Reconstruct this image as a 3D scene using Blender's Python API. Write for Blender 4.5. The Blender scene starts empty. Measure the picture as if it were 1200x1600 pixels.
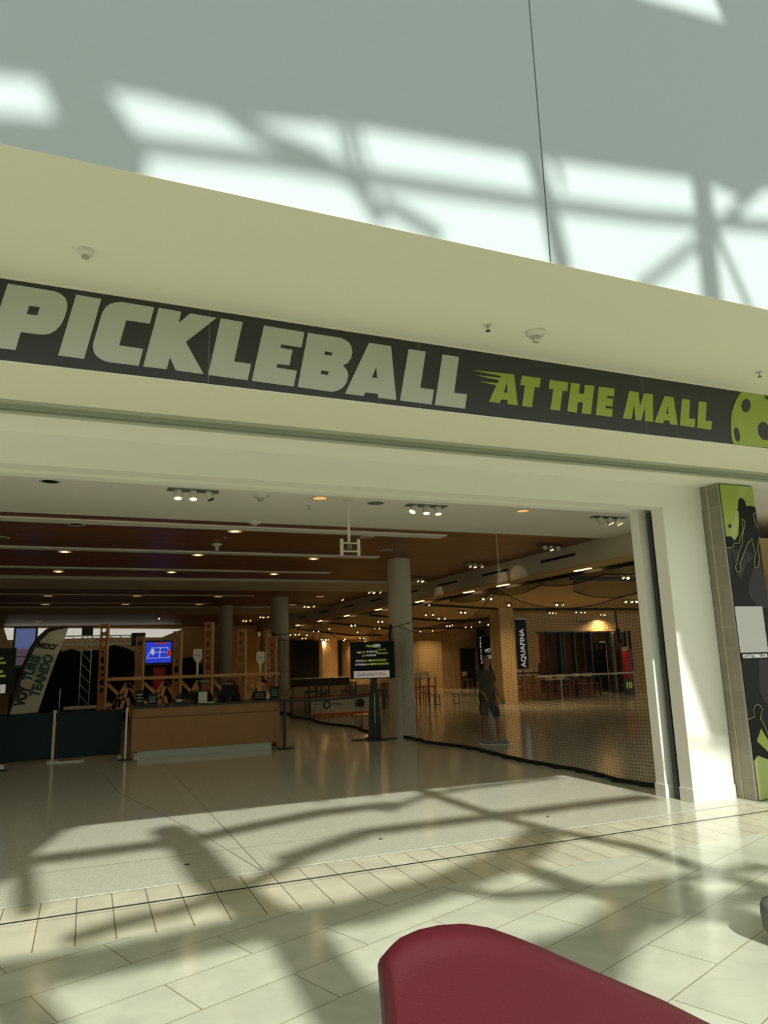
import bpy, bmesh, math, random
from mathutils import Vector, Matrix
random.seed(7)
S = bpy.context.scene
COL = S.collection
R_ = math.radians

# ------------------------------------------------------------------ camera
EYE = Vector((0, 0, 1.75)); F = 1115.0
pitch = math.atan(228/1115); yaw = R_(67.5); roll = R_(1.65)
FW = Vector((math.cos(yaw)*math.cos(pitch), math.sin(yaw)*math.cos(pitch), math.sin(pitch)))
_r = Vector((math.sin(yaw), -math.cos(yaw), 0)); _u = _r.cross(FW)
CR = math.cos(roll)*_r - math.sin(roll)*_u
CU = math.sin(roll)*_r + math.cos(roll)*_u
cd = bpy.data.cameras.new('camera'); cam = bpy.data.objects.new('camera', cd); COL.objects.link(cam)
cam.matrix_world = Matrix(((CR.x, CU.x, -FW.x, EYE.x), (CR.y, CU.y, -FW.y, EYE.y), (CR.z, CU.z, -FW.z, EYE.z), (0, 0, 0, 1)))
cd.sensor_fit = 'VERTICAL'; cd.sensor_height = 32; cd.lens = 32*F/1600; cd.clip_end = 300
S.camera = cam

# ------------------------------------------------------------------ light
SUN = Vector((-0.025, 1, -0.81)).normalized()
sd = bpy.data.lights.new('sun', 'SUN'); so = bpy.data.objects.new('sun', sd); COL.objects.link(so)
so.rotation_euler = SUN.to_track_quat('-Z', 'Y').to_euler(); so.location = (0, -20, 25)
sd.energy = 4.6; sd.angle = R_(0.55); sd.color = (0.98, 1.0, 0.96)
W = bpy.data.worlds.new('world'); S.world = W; W.use_nodes = True
bg = W.node_tree.nodes['Background']; bg.inputs[0].default_value = (0.93, 0.98, 0.99, 1); bg.inputs[1].default_value = 1.15
S.view_settings.view_transform = 'Standard'; S.view_settings.look = 'None'
S.view_settings.exposure = 0.0; S.view_settings.gamma = 1.0; S.view_settings.use_curve_mapping = False

# ------------------------------------------------------------------ points in the place
def ray(x, y): return FW*F + CR*(x-600) - CU*(y-800)
def onY(x, y, Y): d = ray(x, y); return EYE + d*(Y/d.y)
def onX(x, y, X): d = ray(x, y); return EYE + d*(X/d.x)
def onZ(x, y, z=0.0): d = ray(x, y); return EYE + d*((z-EYE.z)/d.z)

# ------------------------------------------------------------------ materials
def s2l(c): return tuple(((v/255)/12.92 if v/255 <= .04045 else ((v/255+.055)/1.055)**2.4) for v in c)
def mat(name, rgb, rough=.5, metal=0, spec=.5, var=0, scale=20, bump=0, bscale=60, emit=None, es=1, coat=0, stretch=None):
    m = bpy.data.materials.new(name); m.use_nodes = True
    nt = m.node_tree; b = nt.nodes['Principled BSDF']; c = s2l(rgb)+(1,)
    b.inputs['Base Color'].default_value = c; b.inputs['Roughness'].default_value = rough
    b.inputs['Metallic'].default_value = metal; b.inputs['Specular IOR Level'].default_value = spec
    b.inputs['Coat Weight'].default_value = coat
    tc = nt.nodes.new('ShaderNodeTexCoord'); mp = nt.nodes.new('ShaderNodeMapping'); nt.links.new(tc.outputs['Object'], mp.inputs[0])
    if stretch: mp.inputs['Scale'].default_value = stretch
    n = nt.nodes.new('ShaderNodeTexNoise'); n.inputs['Scale'].default_value = scale; n.inputs['Detail'].default_value = 4
    nt.links.new(mp.outputs[0], n.inputs['Vector'])
    mx = nt.nodes.new('ShaderNodeMix'); mx.data_type = 'RGBA'
    mx.inputs['A'].default_value = tuple(v*(1-var) for v in c[:3])+(1,); mx.inputs['B'].default_value = tuple(min(1, v*(1+var)) for v in c[:3])+(1,)
    nt.links.new(n.outputs['Fac'], mx.inputs['Factor']); nt.links.new(mx.outputs['Result'], b.inputs['Base Color'])
    if bump:
        n2 = nt.nodes.new('ShaderNodeTexNoise'); n2.inputs['Scale'].default_value = bscale
        bp = nt.nodes.new('ShaderNodeBump'); bp.inputs['Strength'].default_value = bump; bp.inputs['Distance'].default_value = .01
        nt.links.new(tc.outputs['Object'], n2.inputs['Vector']); nt.links.new(n2.outputs['Fac'], bp.inputs['Height']); nt.links.new(bp.outputs[0], b.inputs['Normal'])
    if emit:
        b.inputs['Emission Color'].default_value = s2l(emit)+(1,); b.inputs['Emission Strength'].default_value = es
    return m

def tile_mat(name, rgb, w, h, rot, rough, mortar, offset=.5, mort=.004, var=.1, loc=(0, 0, 0), axis=None, freq=2):
    m = mat(name, rgb, rough, var=0, spec=.5); nt = m.node_tree; b = nt.nodes['Principled BSDF']
    tc = nt.nodes['Texture Coordinate']; mp = nt.nodes['Mapping']
    mp.inputs['Rotation'].default_value = rot; mp.inputs['Location'].default_value = loc
    br = nt.nodes.new('ShaderNodeTexBrick'); c = s2l(rgb)
    br.inputs['Color1'].default_value = tuple(v*(1-var) for v in c)+(1,); br.inputs['Color2'].default_value = tuple(v*(1+var) for v in c)+(1,)
    br.inputs['Mortar'].default_value = s2l(mortar)+(1,); br.inputs['Scale'].default_value = 1
    br.inputs['Mortar Size'].default_value = mort; br.inputs['Mortar Smooth'].default_value = .1
    br.inputs['Brick Width'].default_value = w; br.inputs['Row Height'].default_value = h
    br.offset = offset; br.offset_frequency = freq; br.inputs['Bias'].default_value = 0
    nt.links.new(mp.outputs[0], br.inputs['Vector'])
    n = nt.nodes.new('ShaderNodeTexNoise'); n.inputs['Scale'].default_value = 2.2; n.inputs['Detail'].default_value = 7; n.inputs['Roughness'].default_value = .6
    n.inputs['Distortion'].default_value = .6
    nt.links.new(mp.outputs[0], n.inputs['Vector'])
    cr = nt.nodes.new('ShaderNodeMapRange'); cr.inputs['From Min'].default_value = .3; cr.inputs['From Max'].default_value = .7
    cr.inputs['To Min'].default_value = .84; cr.inputs['To Max'].default_value = 1.08
    nt.links.new(n.outputs['Fac'], cr.inputs['Value'])
    vm = nt.nodes.new('ShaderNodeVectorMath'); vm.operation = 'SCALE'
    nt.links.new(br.outputs['Color'], vm.inputs[0]); nt.links.new(cr.outputs[0], vm.inputs['Scale']); nt.links.new(vm.outputs[0], b.inputs['Base Color'])
    return m

M = {}
M['upper'] = mat('upper_wall_paint', (194, 207, 203), .75, var=.02)
M['soffit'] = mat('cream_paint', (233, 230, 206), .8, var=.02)
M['portal'] = mat('white_portal_paint', (237, 235, 222), .45, var=.01)
M['white'] = mat('white_paint', (246, 243, 230), .6, var=.02)
M['band'] = mat('ceiling_band', (205, 195, 172), .6)
M['groove'] = mat('track_metal', (176, 180, 158), .45, metal=.1)
M['black'] = mat('black_plastic', (16, 17, 18), .4)
M['blackmat'] = mat('black_fabric', (10, 12, 13), .9, var=.3)
M['dgreen'] = mat('dark_green_mesh', (14, 40, 42), .85, var=.3, scale=60)
M['metal'] = mat('brushed_steel', (170, 168, 160), .25, metal=1)
M['silver'] = mat('silver_post', (200, 198, 188), .35, metal=.6)
M['paint_wall'] = mat('hall_wall_paint', (205, 175, 125), .7, var=.03)
M['hall_ceil'] = mat('hall_ceiling_paint', (205, 172, 118), .8, var=.02)
M['column'] = mat('column_paint', (190, 182, 160), .6, var=.02)
M['wood'] = mat('oak_veneer', (152, 108, 60), .45, var=.18, scale=3, stretch=(14, 14, .8))
M['woodrail'] = mat('pale_plywood', (196, 150, 98), .5, var=.15, scale=6, stretch=(2, 8, 8))
M['woodcut'] = mat('cut_plywood', (150, 92, 46), .55, var=.25, scale=5, stretch=(8, 8, 2))
M['kick'] = mat('kick_plate', (170, 176, 158), .35, metal=.3, var=.08)
M['blackglass'] = mat('black_counter_stone', (12, 12, 12), .12)
M['signbg'] = mat('sign_charcoal', (54, 49, 51), .45, var=.12, scale=.8)
M['letter'] = mat('letter_grey', (190, 191, 176), .5)
M['lime'] = mat('lime_vinyl', (160, 174, 70), .45, var=.03)
M['limepale'] = mat('pale_lime_vinyl', (168, 182, 108), .45)
M['posterdark'] = mat('poster_charcoal', (34, 32, 34), .6, spec=.25)
M['postermid'] = mat('poster_grey', (62, 56, 62), .6, spec=.25)
M['posterblack'] = mat('poster_black', (20, 20, 18), .6, spec=.25)
M['limeline'] = mat('lime_outline', (190, 200, 130), .5)
M['seam'] = mat('panel_seam', (112, 112, 106), .5)
M['leather'] = mat('burgundy_leather', (84, 13, 24), .6, spec=.3, var=.1, scale=160, bump=.35, bscale=420)
M['screen'] = mat('dark_screen', (9, 9, 9), .5, spec=.2)
M['paper'] = mat('white_paper', (215, 212, 200), .7, emit=(215, 212, 200), es=.0)
M['text'] = mat('white_text', (205, 205, 200), .6, emit=(205, 205, 200), es=.5)
M['textlime'] = mat('lime_text', (170, 185, 60), .6, emit=(170, 185, 60), es=.5)
M['textdark'] = mat('dark_text', (30, 28, 28), .6)
M['textred'] = mat('red_text', (190, 30, 34), .6, emit=(190, 30, 34), es=.15)
M['panelwhite'] = mat('lit_panel', (190, 186, 176), .6, emit=(190, 186, 176), es=.35)
M['flag'] = mat('flag_fabric', (205, 195, 170), .8, var=.06, scale=3)
M['flaggreen'] = mat('flag_green', (52, 92, 82), .8)
M['flaggrey'] = mat('flag_dark', (52, 50, 48), .8)
M['blue'] = mat('screen_blue', (40, 62, 220), .4, emit=(45, 70, 225), es=.6)
M['bluepale'] = mat('screen_sky', (120, 140, 200), .4, emit=(110, 130, 200), es=.3)
M['screenwhite'] = mat('screen_white', (220, 220, 230), .4, emit=(220, 220, 230), es=.5)
M['skyred'] = mat('screen_red', (200, 60, 40), .4, emit=(200, 60, 40), es=.4)
M['red'] = mat('red_panel', (170, 22, 22), .45)
M['orange'] = mat('orange_stripe', (200, 90, 36), .6)
M['net'] = mat('black_net_cord', (14, 13, 12), .8)
M['rope'] = mat('pale_rope', (190, 175, 150), .7)
M['skin'] = mat('skin', (150, 98, 70), .55, var=.05)
M['shirt'] = mat('olive_shirt', (70, 62, 46), .85, var=.15, scale=30)
M['shorts'] = mat('grey_shorts', (92, 76, 70), .85, var=.12, scale=25)
M['shoe'] = mat('grey_shoe', (130, 140, 142), .6)
M['sole'] = mat('white_sole', (215, 215, 205), .5)
M['hair'] = mat('dark_hair', (26, 20, 16), .6)
M['greyhair'] = mat('grey_hair', (92, 82, 70), .7)
M['cap'] = mat('green_visor', (120, 160, 100), .6)
M['blackshirt'] = mat('black_shirt', (18, 18, 20), .85)
M['teal'] = mat('teal_ball', (40, 150, 150), .4)
M['paddle'] = mat('dark_green_paddle', (10, 34, 26), .4)
M['paddlewhite'] = mat('white_paddle', (215, 212, 205), .5)
M['fixture'] = mat('fixture_white', (205, 202, 185), .5)
M['warm'] = mat('warm_lamp', (255, 220, 150), .5, emit=(255, 214, 140), es=9)
M['warmdim'] = mat('warm_reflector', (235, 180, 110), .4, emit=(255, 190, 110), es=.8)
M['spark'] = mat('bright_lamp', (255, 235, 190), .5, emit=(255, 230, 180), es=14)
M['reflector'] = mat('dark_reflector', (120, 115, 100), .15, metal=1)
M['daylit_glow'] = mat('daylit_area_glow', (235, 230, 220), .5, emit=(235, 228, 215), es=.62)  # even glow stands in for daylight on the far area
M['doorblack'] = mat('dark_doorway', (8, 7, 6), .8)
M['shopwood'] = mat('shop_interior', (110, 72, 42), .6, var=.2, scale=2)
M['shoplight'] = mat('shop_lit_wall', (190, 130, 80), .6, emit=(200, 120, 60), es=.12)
M['chairwood'] = mat('chair_wood', (150, 95, 50), .5)
M['chairpale'] = mat('chair_pale', (215, 200, 170), .5)
M['banner'] = mat('barrier_white', (205, 195, 170), .6)
M['steel'] = mat('roof_steel', (190, 195, 195), .5)
M['greyfab'] = mat('grey_upholstery', (112, 112, 100), .8, var=.08)
M['detector'] = mat('detector_plastic', (214, 212, 195), .4)
# wood plank ceiling
wc = mat('plank_ceiling', (126, 72, 36), .42, var=0); nt = wc.node_tree; b = nt.nodes['Principled BSDF']
mp = nt.nodes['Mapping']
br = nt.nodes.new('ShaderNodeTexBrick'); br.inputs['Color1'].default_value = s2l((106, 64, 32))+(1,); br.inputs['Color2'].default_value = s2l((146, 92, 48))+(1,)
br.inputs['Mortar'].default_value = s2l((30, 16, 9))+(1,); br.inputs['Scale'].default_value = 1; br.inputs['Mortar Size'].default_value = .006
br.inputs['Brick Width'].default_value = 2.4; br.inputs['Row Height'].default_value = .14
nt.links.new(mp.outputs[0], br.inputs['Vector']); nt.links.new(br.outputs['Color'], b.inputs['Base Color'])
M['plank'] = wc
M['paver'] = tile_mat('stone_paver', (205, 206, 182), 1.15, .42, (0, 0, R_(-21)), .14, (150, 140, 112), var=.06, loc=(.2, .1, 0))
M['border'] = tile_mat('border_paver', (210, 205, 177), .25, .66, (0, 0, 0), .14, (120, 108, 84), offset=0, var=.05, loc=(-.02, -.09, 0))
# terrazzo
tz = mat('terrazzo', (170, 162, 138), .13, var=0); nt = tz.node_tree; b = nt.nodes['Principled BSDF']; mp = nt.nodes['Mapping']
v = nt.nodes.new('ShaderNodeTexVoronoi'); v.inputs['Scale'].default_value = 130; nt.links.new(mp.outputs[0], v.inputs['Vector'])
bw = nt.nodes.new('ShaderNodeSeparateColor'); nt.links.new(v.outputs['Color'], bw.inputs[0])
mr = nt.nodes.new('ShaderNodeMapRange'); mr.inputs['To Min'].default_value = .82; mr.inputs['To Max'].default_value = 1.14
nt.links.new(bw.outputs[0], mr.inputs['Value'])
vm = nt.nodes.new('ShaderNodeVectorMath'); vm.operation = 'SCALE'; vm.inputs[0].default_value = s2l((198, 196, 175))
nt.links.new(mr.outputs[0], vm.inputs['Scale']); nt.links.new(vm.outputs[0], b.inputs['Base Color'])
M['terrazzo'] = tz
# pier stone tile: the joints follow Y and Z
ps = tile_mat('grey_stone_tile', (138, 132, 113), .6, .25, (0, 0, 0), .5, (158, 150, 128), var=.10, mort=.003)
nt = ps.node_tree; mp = nt.nodes['Mapping']; tc = nt.nodes['Texture Coordinate']
sx = nt.nodes.new('ShaderNodeSeparateXYZ'); cx = nt.nodes.new('ShaderNodeCombineXYZ')
nt.links.new(tc.outputs['Object'], sx.inputs[0]); nt.links.new(sx.outputs[1], cx.inputs[0]); nt.links.new(sx.outputs[2], cx.inputs[1]); nt.links.new(cx.outputs[0], mp.inputs[0])
M['pier'] = ps

# ------------------------------------------------------------------ mesh helpers
class MB:
    def __init__(s): s.bm = bmesh.new()
    def box(s, x0, y0, z0, x1, y1, z1):
        vs = [s.bm.verts.new(p) for p in ((x0,y0,z0),(x1,y0,z0),(x1,y1,z0),(x0,y1,z0),(x0,y0,z1),(x1,y0,z1),(x1,y1,z1),(x0,y1,z1))]
        for f in ((0,3,2,1),(4,5,6,7),(0,1,5,4),(1,2,6,5),(2,3,7,6),(3,0,4,7)): s.bm.faces.new([vs[i] for i in f])
        return s
    def quad(s, *p): s.bm.faces.new([s.bm.verts.new(q) for q in p]); return s
    def bar(s, a, b, w=.04, d=None, up=(0,0,1)):
        a = Vector(a); b = Vector(b); d = w if d is None else d
        t = (b-a).normalized(); up = Vector(up)
        if abs(t.dot(up)) > .98: up = Vector((0,1,0))
        x = t.cross(up).normalized(); y = x.cross(t)
        r = []
        for c in (a, b): r.append([s.bm.verts.new(c + x*i*w/2 + y*j*d/2) for i, j in ((-1,-1),(1,-1),(1,1),(-1,1))])
        s.bm.faces.new(r[0][::-1]); s.bm.faces.new(r[1])
        for i in range(4): s.bm.faces.new((r[0][i], r[0][(i+1)%4], r[1][(i+1)%4], r[1][i]))
        return s
    def tube(s, pts, r=.02, n=8, cap=True):
        pts = [Vector(p) for p in pts]; rr = r if isinstance(r, (list, tuple)) else [r]*len(pts)
        prev = None; x = None
        for i, p in enumerate(pts):
            t = (pts[min(i+1, len(pts)-1)] - pts[max(i-1, 0)]).normalized()
            if x is None:
                x = t.cross(Vector((0,0,1)));
                if x.length < .05: x = t.cross(Vector((0,1,0)))
            x = (x - t*x.dot(t)).normalized(); y = t.cross(x)
            ring = [s.bm.verts.new(p + (x*math.cos(2*math.pi*k/n) + y*math.sin(2*math.pi*k/n))*rr[i]) for k in range(n)]
            if prev:
                for k in range(n): s.bm.faces.new((prev[k], prev[(k+1)%n], ring[(k+1)%n], ring[k]))
            elif cap: s.bm.faces.new(ring[::-1])
            prev = ring
        if cap: s.bm.faces.new(prev)
        return s
    def lathe(s, prof, c=(0,0,0), n=24, cap=True):
        c = Vector(c); prev = None
        for r, z in prof:
            ring = [s.bm.verts.new(c + Vector((r*math.cos(2*math.pi*k/n), r*math.sin(2*math.pi*k/n), z))) for k in range(n)]
            if prev:
                for k in range(n): s.bm.faces.new((prev[k], prev[(k+1)%n], ring[(k+1)%n], ring[k]))
            elif cap: s.bm.faces.new(ring[::-1])
            prev = ring
        if cap: s.bm.faces.new(prev)
        return s
    def ball(s, c, r, n=12, sc=(1,1,1)):
        g = bmesh.ops.create_uvsphere(s.bm, u_segments=n, v_segments=max(6, n*2//3), radius=r)
        for v in g['verts']: v.co = Vector((v.co.x*sc[0], v.co.y*sc[1], v.co.z*sc[2])) + Vector(c)
        return s
    def build(s, name, m, parent=None, smooth=False, bevel=0):
        if bevel: bmesh.ops.bevel(s.bm, geom=[e for e in s.bm.edges if len(e.link_faces) == 2 and e.calc_face_angle(0) > .6], offset=bevel, segments=2, affect='EDGES', profile=.6)
        bmesh.ops.recalc_face_normals(s.bm, faces=s.bm.faces)
        me = bpy.data.meshes.new(name); s.bm.to_mesh(me); s.bm.free()
        if smooth:
            for p in me.polygons: p.use_smooth = True
            me.set_sharp_from_angle(angle=R_(40)) if smooth == 'auto' else None
        return link(name, me, m, parent)

def link(name, me, m, parent=None):
    me.materials.clear(); me.materials.append(m)
    o = bpy.data.objects.new(name, me); COL.objects.link(o)
    if parent:
        o.parent = parent; o.matrix_parent_inverse = parent.matrix_basis.inverted()
    return o
def tag(o, label=None, cat=None, group=None, kind=None):
    if label: o['label'] = label
    if cat: o['category'] = cat
    if group: o['group'] = group
    if kind: o['kind'] = kind
    return o
def thing(name, label, cat, loc=(0,0,0), rz=0, group=None):
    o = bpy.data.objects.new(name, None); COL.objects.link(o); o.empty_display_size = .1
    o.location = loc; o.rotation_euler = (0, 0, rz)
    return tag(o, label, cat, group)
def part(mb, name, m, parent, smooth=False, bevel=0):
    """a part given in the thing's own coordinates"""
    o = mb.build(name, m, None, smooth, bevel); o.parent = parent; return o
def struct(mb, name, m, **k): return tag(mb.build(name, m, **k), kind='structure')
def copy_tree(o, parent=None):
    c = o.copy(); COL.objects.link(c); c.parent = parent
    for ch in [x for x in bpy.data.objects if x.parent == o]: copy_tree(ch, c)
    return c
def curve_mesh(name, loops, depth):
    cu = bpy.data.curves.new(name, 'CURVE'); cu.dimensions = '2D'; cu.fill_mode = 'BOTH'; cu.extrude = depth
    for lp in loops:
        sp = cu.splines.new('POLY'); sp.points.add(len(lp)-1); sp.use_cyclic_u = True
        for i, (x, y) in enumerate(lp): sp.points[i].co = (x, y, 0, 1)
    t = bpy.data.objects.new('tmp', cu); COL.objects.link(t); bpy.context.view_layer.update()
    me = bpy.data.meshes.new_from_object(t.evaluated_get(bpy.context.evaluated_depsgraph_get()))
    bpy.data.objects.remove(t); bpy.data.curves.remove(cu); me.name = name; return me
XZ = Matrix(((1,0,0,0),(0,0,-1,0),(0,1,0,0),(0,0,0,1)))      # drawing (x,y) -> world (x, -, z), facing -Y
def shape(name, loops, Y, m, parent=None, depth=.002):
    """flat artwork or cut panel standing in the plane y = Y; loops in (X, Z)"""
    me = curve_mesh(name, loops, depth); me.transform(Matrix.Translation((0, Y, 0)) @ XZ)
    return link(name, me, m, parent)
def traced(loop, Y, k=1, o=(0, 0)): return [(p.x, p.z) for p in (onY(o[0]+x/k, o[1]+y/k, Y) for x, y in loop)]
def writing(name, txt, m, parent, size, mtx, extr=.001, bold=0, xs=1, align='CENTER', shear=0):
    cu = bpy.data.curves.new(name, 'FONT'); cu.body = txt; cu.size = size; cu.extrude = extr; cu.offset = bold*size
    cu.align_x = align; cu.align_y = 'CENTER'; cu.shear = shear; cu.resolution_u = 3
    t = bpy.data.objects.new('tmp', cu); COL.objects.link(t); bpy.context.view_layer.update()
    me = bpy.data.meshes.new_from_object(t.evaluated_get(bpy.context.evaluated_depsgraph_get()))
    bpy.data.objects.remove(t); bpy.data.curves.remove(cu); me.name = name
    me.transform(mtx @ Matrix.Diagonal((xs, 1, 1, 1)))
    return link(name, me, m, parent)
def wallmtx(x, Y, z, rot=0): return Matrix.Translation((x, Y, z)) @ XZ @ Matrix.Rotation(rot, 4, 'Z')

# ================================================================== ATRIUM SHELL
CZ = 4.08      # shop ceiling
SIGN_Y = 5.19; SOF_Y = 3.745; SOF_Z = 4.43; SB_Z = 3.815
struct(MB().box(-14, -9, -.2, 24, 5.43, 0), 'floor', M['paver'])
struct(MB().box(-14, 5.43, -.2, 24, 6.08, 0), 'floor.001', M['border'])
struct(MB().box(-14, 6.12, -.2, 24, 6.46, 0), 'floor.002', M['border'])
struct(MB().box(-14, 6.50, -.2, 44, 60, 0), 'floor.003', M['terrazzo'])
tr = MB()
for y in (6.08, 6.1067, 6.46): tr.box(-14, y, -.2, 24, y+.0135, -.001)
for y0, y1 in ((6.0935, 6.1067), (6.4735, 6.50)): tr.box(-14, y0, -.2, 24, y1, -.008)
struct(tr, 'trim_1', mat('floor_track', (92, 92, 88), .3, metal=.8))
# thin control joints in the terrazzo (a stripe of its own, set flush)
tj = MB()
def joint(a, b, w=.008): tj.bar((a[0], a[1], .0004), (b[0], b[1], .0004), w, .001)
joint((1.49, 6.5), (1.36, 14.6)); joint((1.47, 6.5), (1.24, 7.9)); joint((1.24, 7.9), (.5, 11.3)); joint((.5, 11.3), (.2, 15.2)); joint((-6, 7.36), (6.5, 7.36), .005)
struct(tj, 'trim_2', mat('terrazzo_joint', (92, 86, 68), .5))

# upper wall (stands on the front edge of the soffit, front face at SOF_Y), split in boards by one open joint
xj = 2.87
struct(MB().box(-14, SOF_Y, SOF_Z+.003, xj-.006, SOF_Y+.2, 24), 'wall_upper', M['upper'])
struct(MB().box(xj+.006, SOF_Y, SOF_Z+.003, 24, SOF_Y+.2, 24), 'wall_upper.001', M['upper'])
struct(MB().box(xj-.02, SOF_Y+.012, SOF_Z+.01, xj+.02, SOF_Y+.19, 18), 'trim_3', mat('joint_shade', (60, 64, 64), .8))
# soffit, sign wall, lower soffit
struct(MB().box(-14, SOF_Y, SOF_Z-.0, 24, SIGN_Y+.5, SOF_Z+.003), 'ceiling', M['soffit'])
struct(MB().box(-14, SIGN_Y+.02, SB_Z, 24, SIGN_Y+.3, SOF_Z), 'wall_front', M['soffit'])
struct(MB().box(-14, SIGN_Y+.0, SB_Z-.012, 24, 5.95, SB_Z), 'ceiling.001', M['soffit'])
struct(MB().box(-14, SIGN_Y+.3, SB_Z+.25, 24, 7.35, SB_Z+.3), 'ceiling.002', M['soffit'])
# track groove in the soffit
g = MB(); g.box(-14, 5.95, SB_Z-.02, 24, 6.02, SB_Z+.0); g.box(-14, 6.02, SB_Z+.03, 24, 6.18, SB_Z+.05); g.box(-14, 6.175, SB_Z-.006, 24, 6.19, SB_Z+.04); g.box(-14, 6.215, SB_Z-.02, 24, 6.29, SB_Z)
struct(g, 'trim_4', M['groove'])
struct(MB().box(-14, 6.19, SB_Z+.03, 24, 6.22, SB_Z+.04), 'trim_5', M['doorblack'])
struct(MB().box(-14, 6.29, SB_Z-.012, 24, 6.80, SB_Z+.02), 'ceiling.003', M['portal'])
struct(MB().box(-14, SIGN_Y-.006, SOF_Z-.012, 24, SIGN_Y+.02, SOF_Z), 'trim_6', M['soffit'])
# portal: header + posts
hz = 3.51
struct(MB().box(-14, 6.80, hz, 7.27, 7.0, SB_Z+.25), 'wall_portal', M['portal'])
struct(MB().box(-14, 7.0, hz+.05, 7.27, 7.2, SB_Z+.25), 'wall_portal.001', M['portal'])
struct(MB().box(-14, 7.2, hz+.02, 7.27, 7.35, CZ+.05), 'wall_portal.002', M['portal'])
struct(MB().box(6.61, 6.80, 0, 7.262, 7.0, hz), 'wall_portal.003', M['portal'])
struct(MB().box(6.57, 7.2, 0, 7.26, 7.35, hz+.02), 'wall_portal.004', M['portal'])
bb = MB(); bb.box(6.595, 6.785, 0, 7.262, 7.0, .15); struct(bb, 'baseboard_right', M['portal'], bevel=.004)
bb = MB(); bb.box(6.555, 7.185, 0, 6.8, 7.36, .15); struct(bb, 'baseboard_right.001', M['portal'], bevel=.004)
# sliding door leaf stored in the pocket
sp = thing('sliding_door', 'grey metal edge of the sliding door parked inside the white post pocket', 'door', (6.9, 7.1, 0))
part(MB().box(-.24, -.02, 0, .3, .02, 3.5), 'door_leaf', mat('grey_aluminium', (120, 124, 116), .35, metal=.6), sp)
part(MB().box(-.255, -.035, 0, -.24, .035, 3.5).box(-.24, -.04, .0, -.2, -.02, 3.5), 'edge_profile', mat('door_seal', (52, 54, 50), .5), sp)
# pier: stone tiled reveal
struct(MB().box(7.27, 6.52, 0, 7.86, 7.36, SB_Z+.02), 'wall_pier', M['pier'])
struct(MB().box(7.262, 6.69, 0, 7.27, 6.697, SB_Z), 'trim_7', mat('pale_grout', (200, 192, 168), .6))
struct(MB().box(7.264, 6.505, 0, 7.285, 6.52, SB_Z), 'trim_8', mat('pier_bead', (150, 150, 140), .4, metal=.5))

# ================================================================== SIGN
sg = thing('sign_board', 'long charcoal fascia sign with grey and lime lettering above the entrance', 'sign', (2, SIGN_Y+.02, SB_Z))
def sgp(o): o.parent = sg; o.matrix_parent_inverse = Matrix.Translation(-sg.location); return o
sgp(MB().box(-3.0, SIGN_Y, SB_Z+.002, 9.5, SIGN_Y+.018, SOF_Z-.014).build('board', M['signbg']))
for x in (.74, 2.51, 4.95): sgp(MB().box(x, SIGN_Y-.0025, SB_Z+.004, x+.006, SIGN_Y, SOF_Z-.016).build('seam', M['seam']))
Z1 = (0, 420); Z2 = (180, 440); Z3 = (360, 470); Z4 = (540, 500); Z5 = (730, 560); Z6 = (920, 580)
def rnd(pts):   # soften the arcs of a traced glyph
    return pts
GLY = [
 (Z1, [[(75,140),(480,205),(530,217),(575,240),(612,275),(632,325),(627,385),(603,460),(572,525),(525,575),(468,608),(400,618),(195,594),(145,762),(-122,728)], [(275,345),(375,360),(350,438),(250,425)]]),
 (Z1, [[(715,243),(950,283),(788,845),(545,812)]]),
 (Z2, [[(365,242),(60,192),(0,197),(-45,210),(-85,237),(-115,280),(-133,325),(-203,570),(-210,610),(-200,660),(-180,692),(-140,725),(-100,745),(-60,755),(220,790),(262,632),(37,598),(103,362),(325,395)]]),
 (Z2, [[(408,246),(618,284),(597,388),(705,298),(950,341),(662,566),(828,868),(567,832),(513,710),(482,822),(262,796)]]),
 (Z3, [[(-90,165),(115,200),(35,570),(193,593),(162,745),(-210,695)]]),
 (Z3, [[(315,232),(693,295),(667,438),(475,408),(468,440),(582,462),(553,605),(438,592),(432,627),(623,655),(593,804),(200,750)]]),
 (Z3, [[(727,300),(1030,348),(1075,365),(1110,392),(1133,430),(1142,480),(1133,535),(1100,583),(1052,606),(1080,635),(1098,665),(1105,700),(1092,760),(1060,808),(1010,842),(950,853),(630,808)], [(887,473),(955,485),(950,516),(882,506)], [(852,652),(922,662),(915,697),(846,687)]]),
 (Z4, [[(220,214),(425,246),(475,750),(308,730),(303,692),(185,678),(168,713),(-5,690)], [(288,440),(295,547),(245,540)]]),
 (Z4, [[(590,273),(750,297),(700,636),(827,655),(806,793),(510,755)]]),
 (Z4, [[(908,323),(1062,347),(1017,683),(1138,697),(1118,832),(836,796)]]),
]
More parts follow.
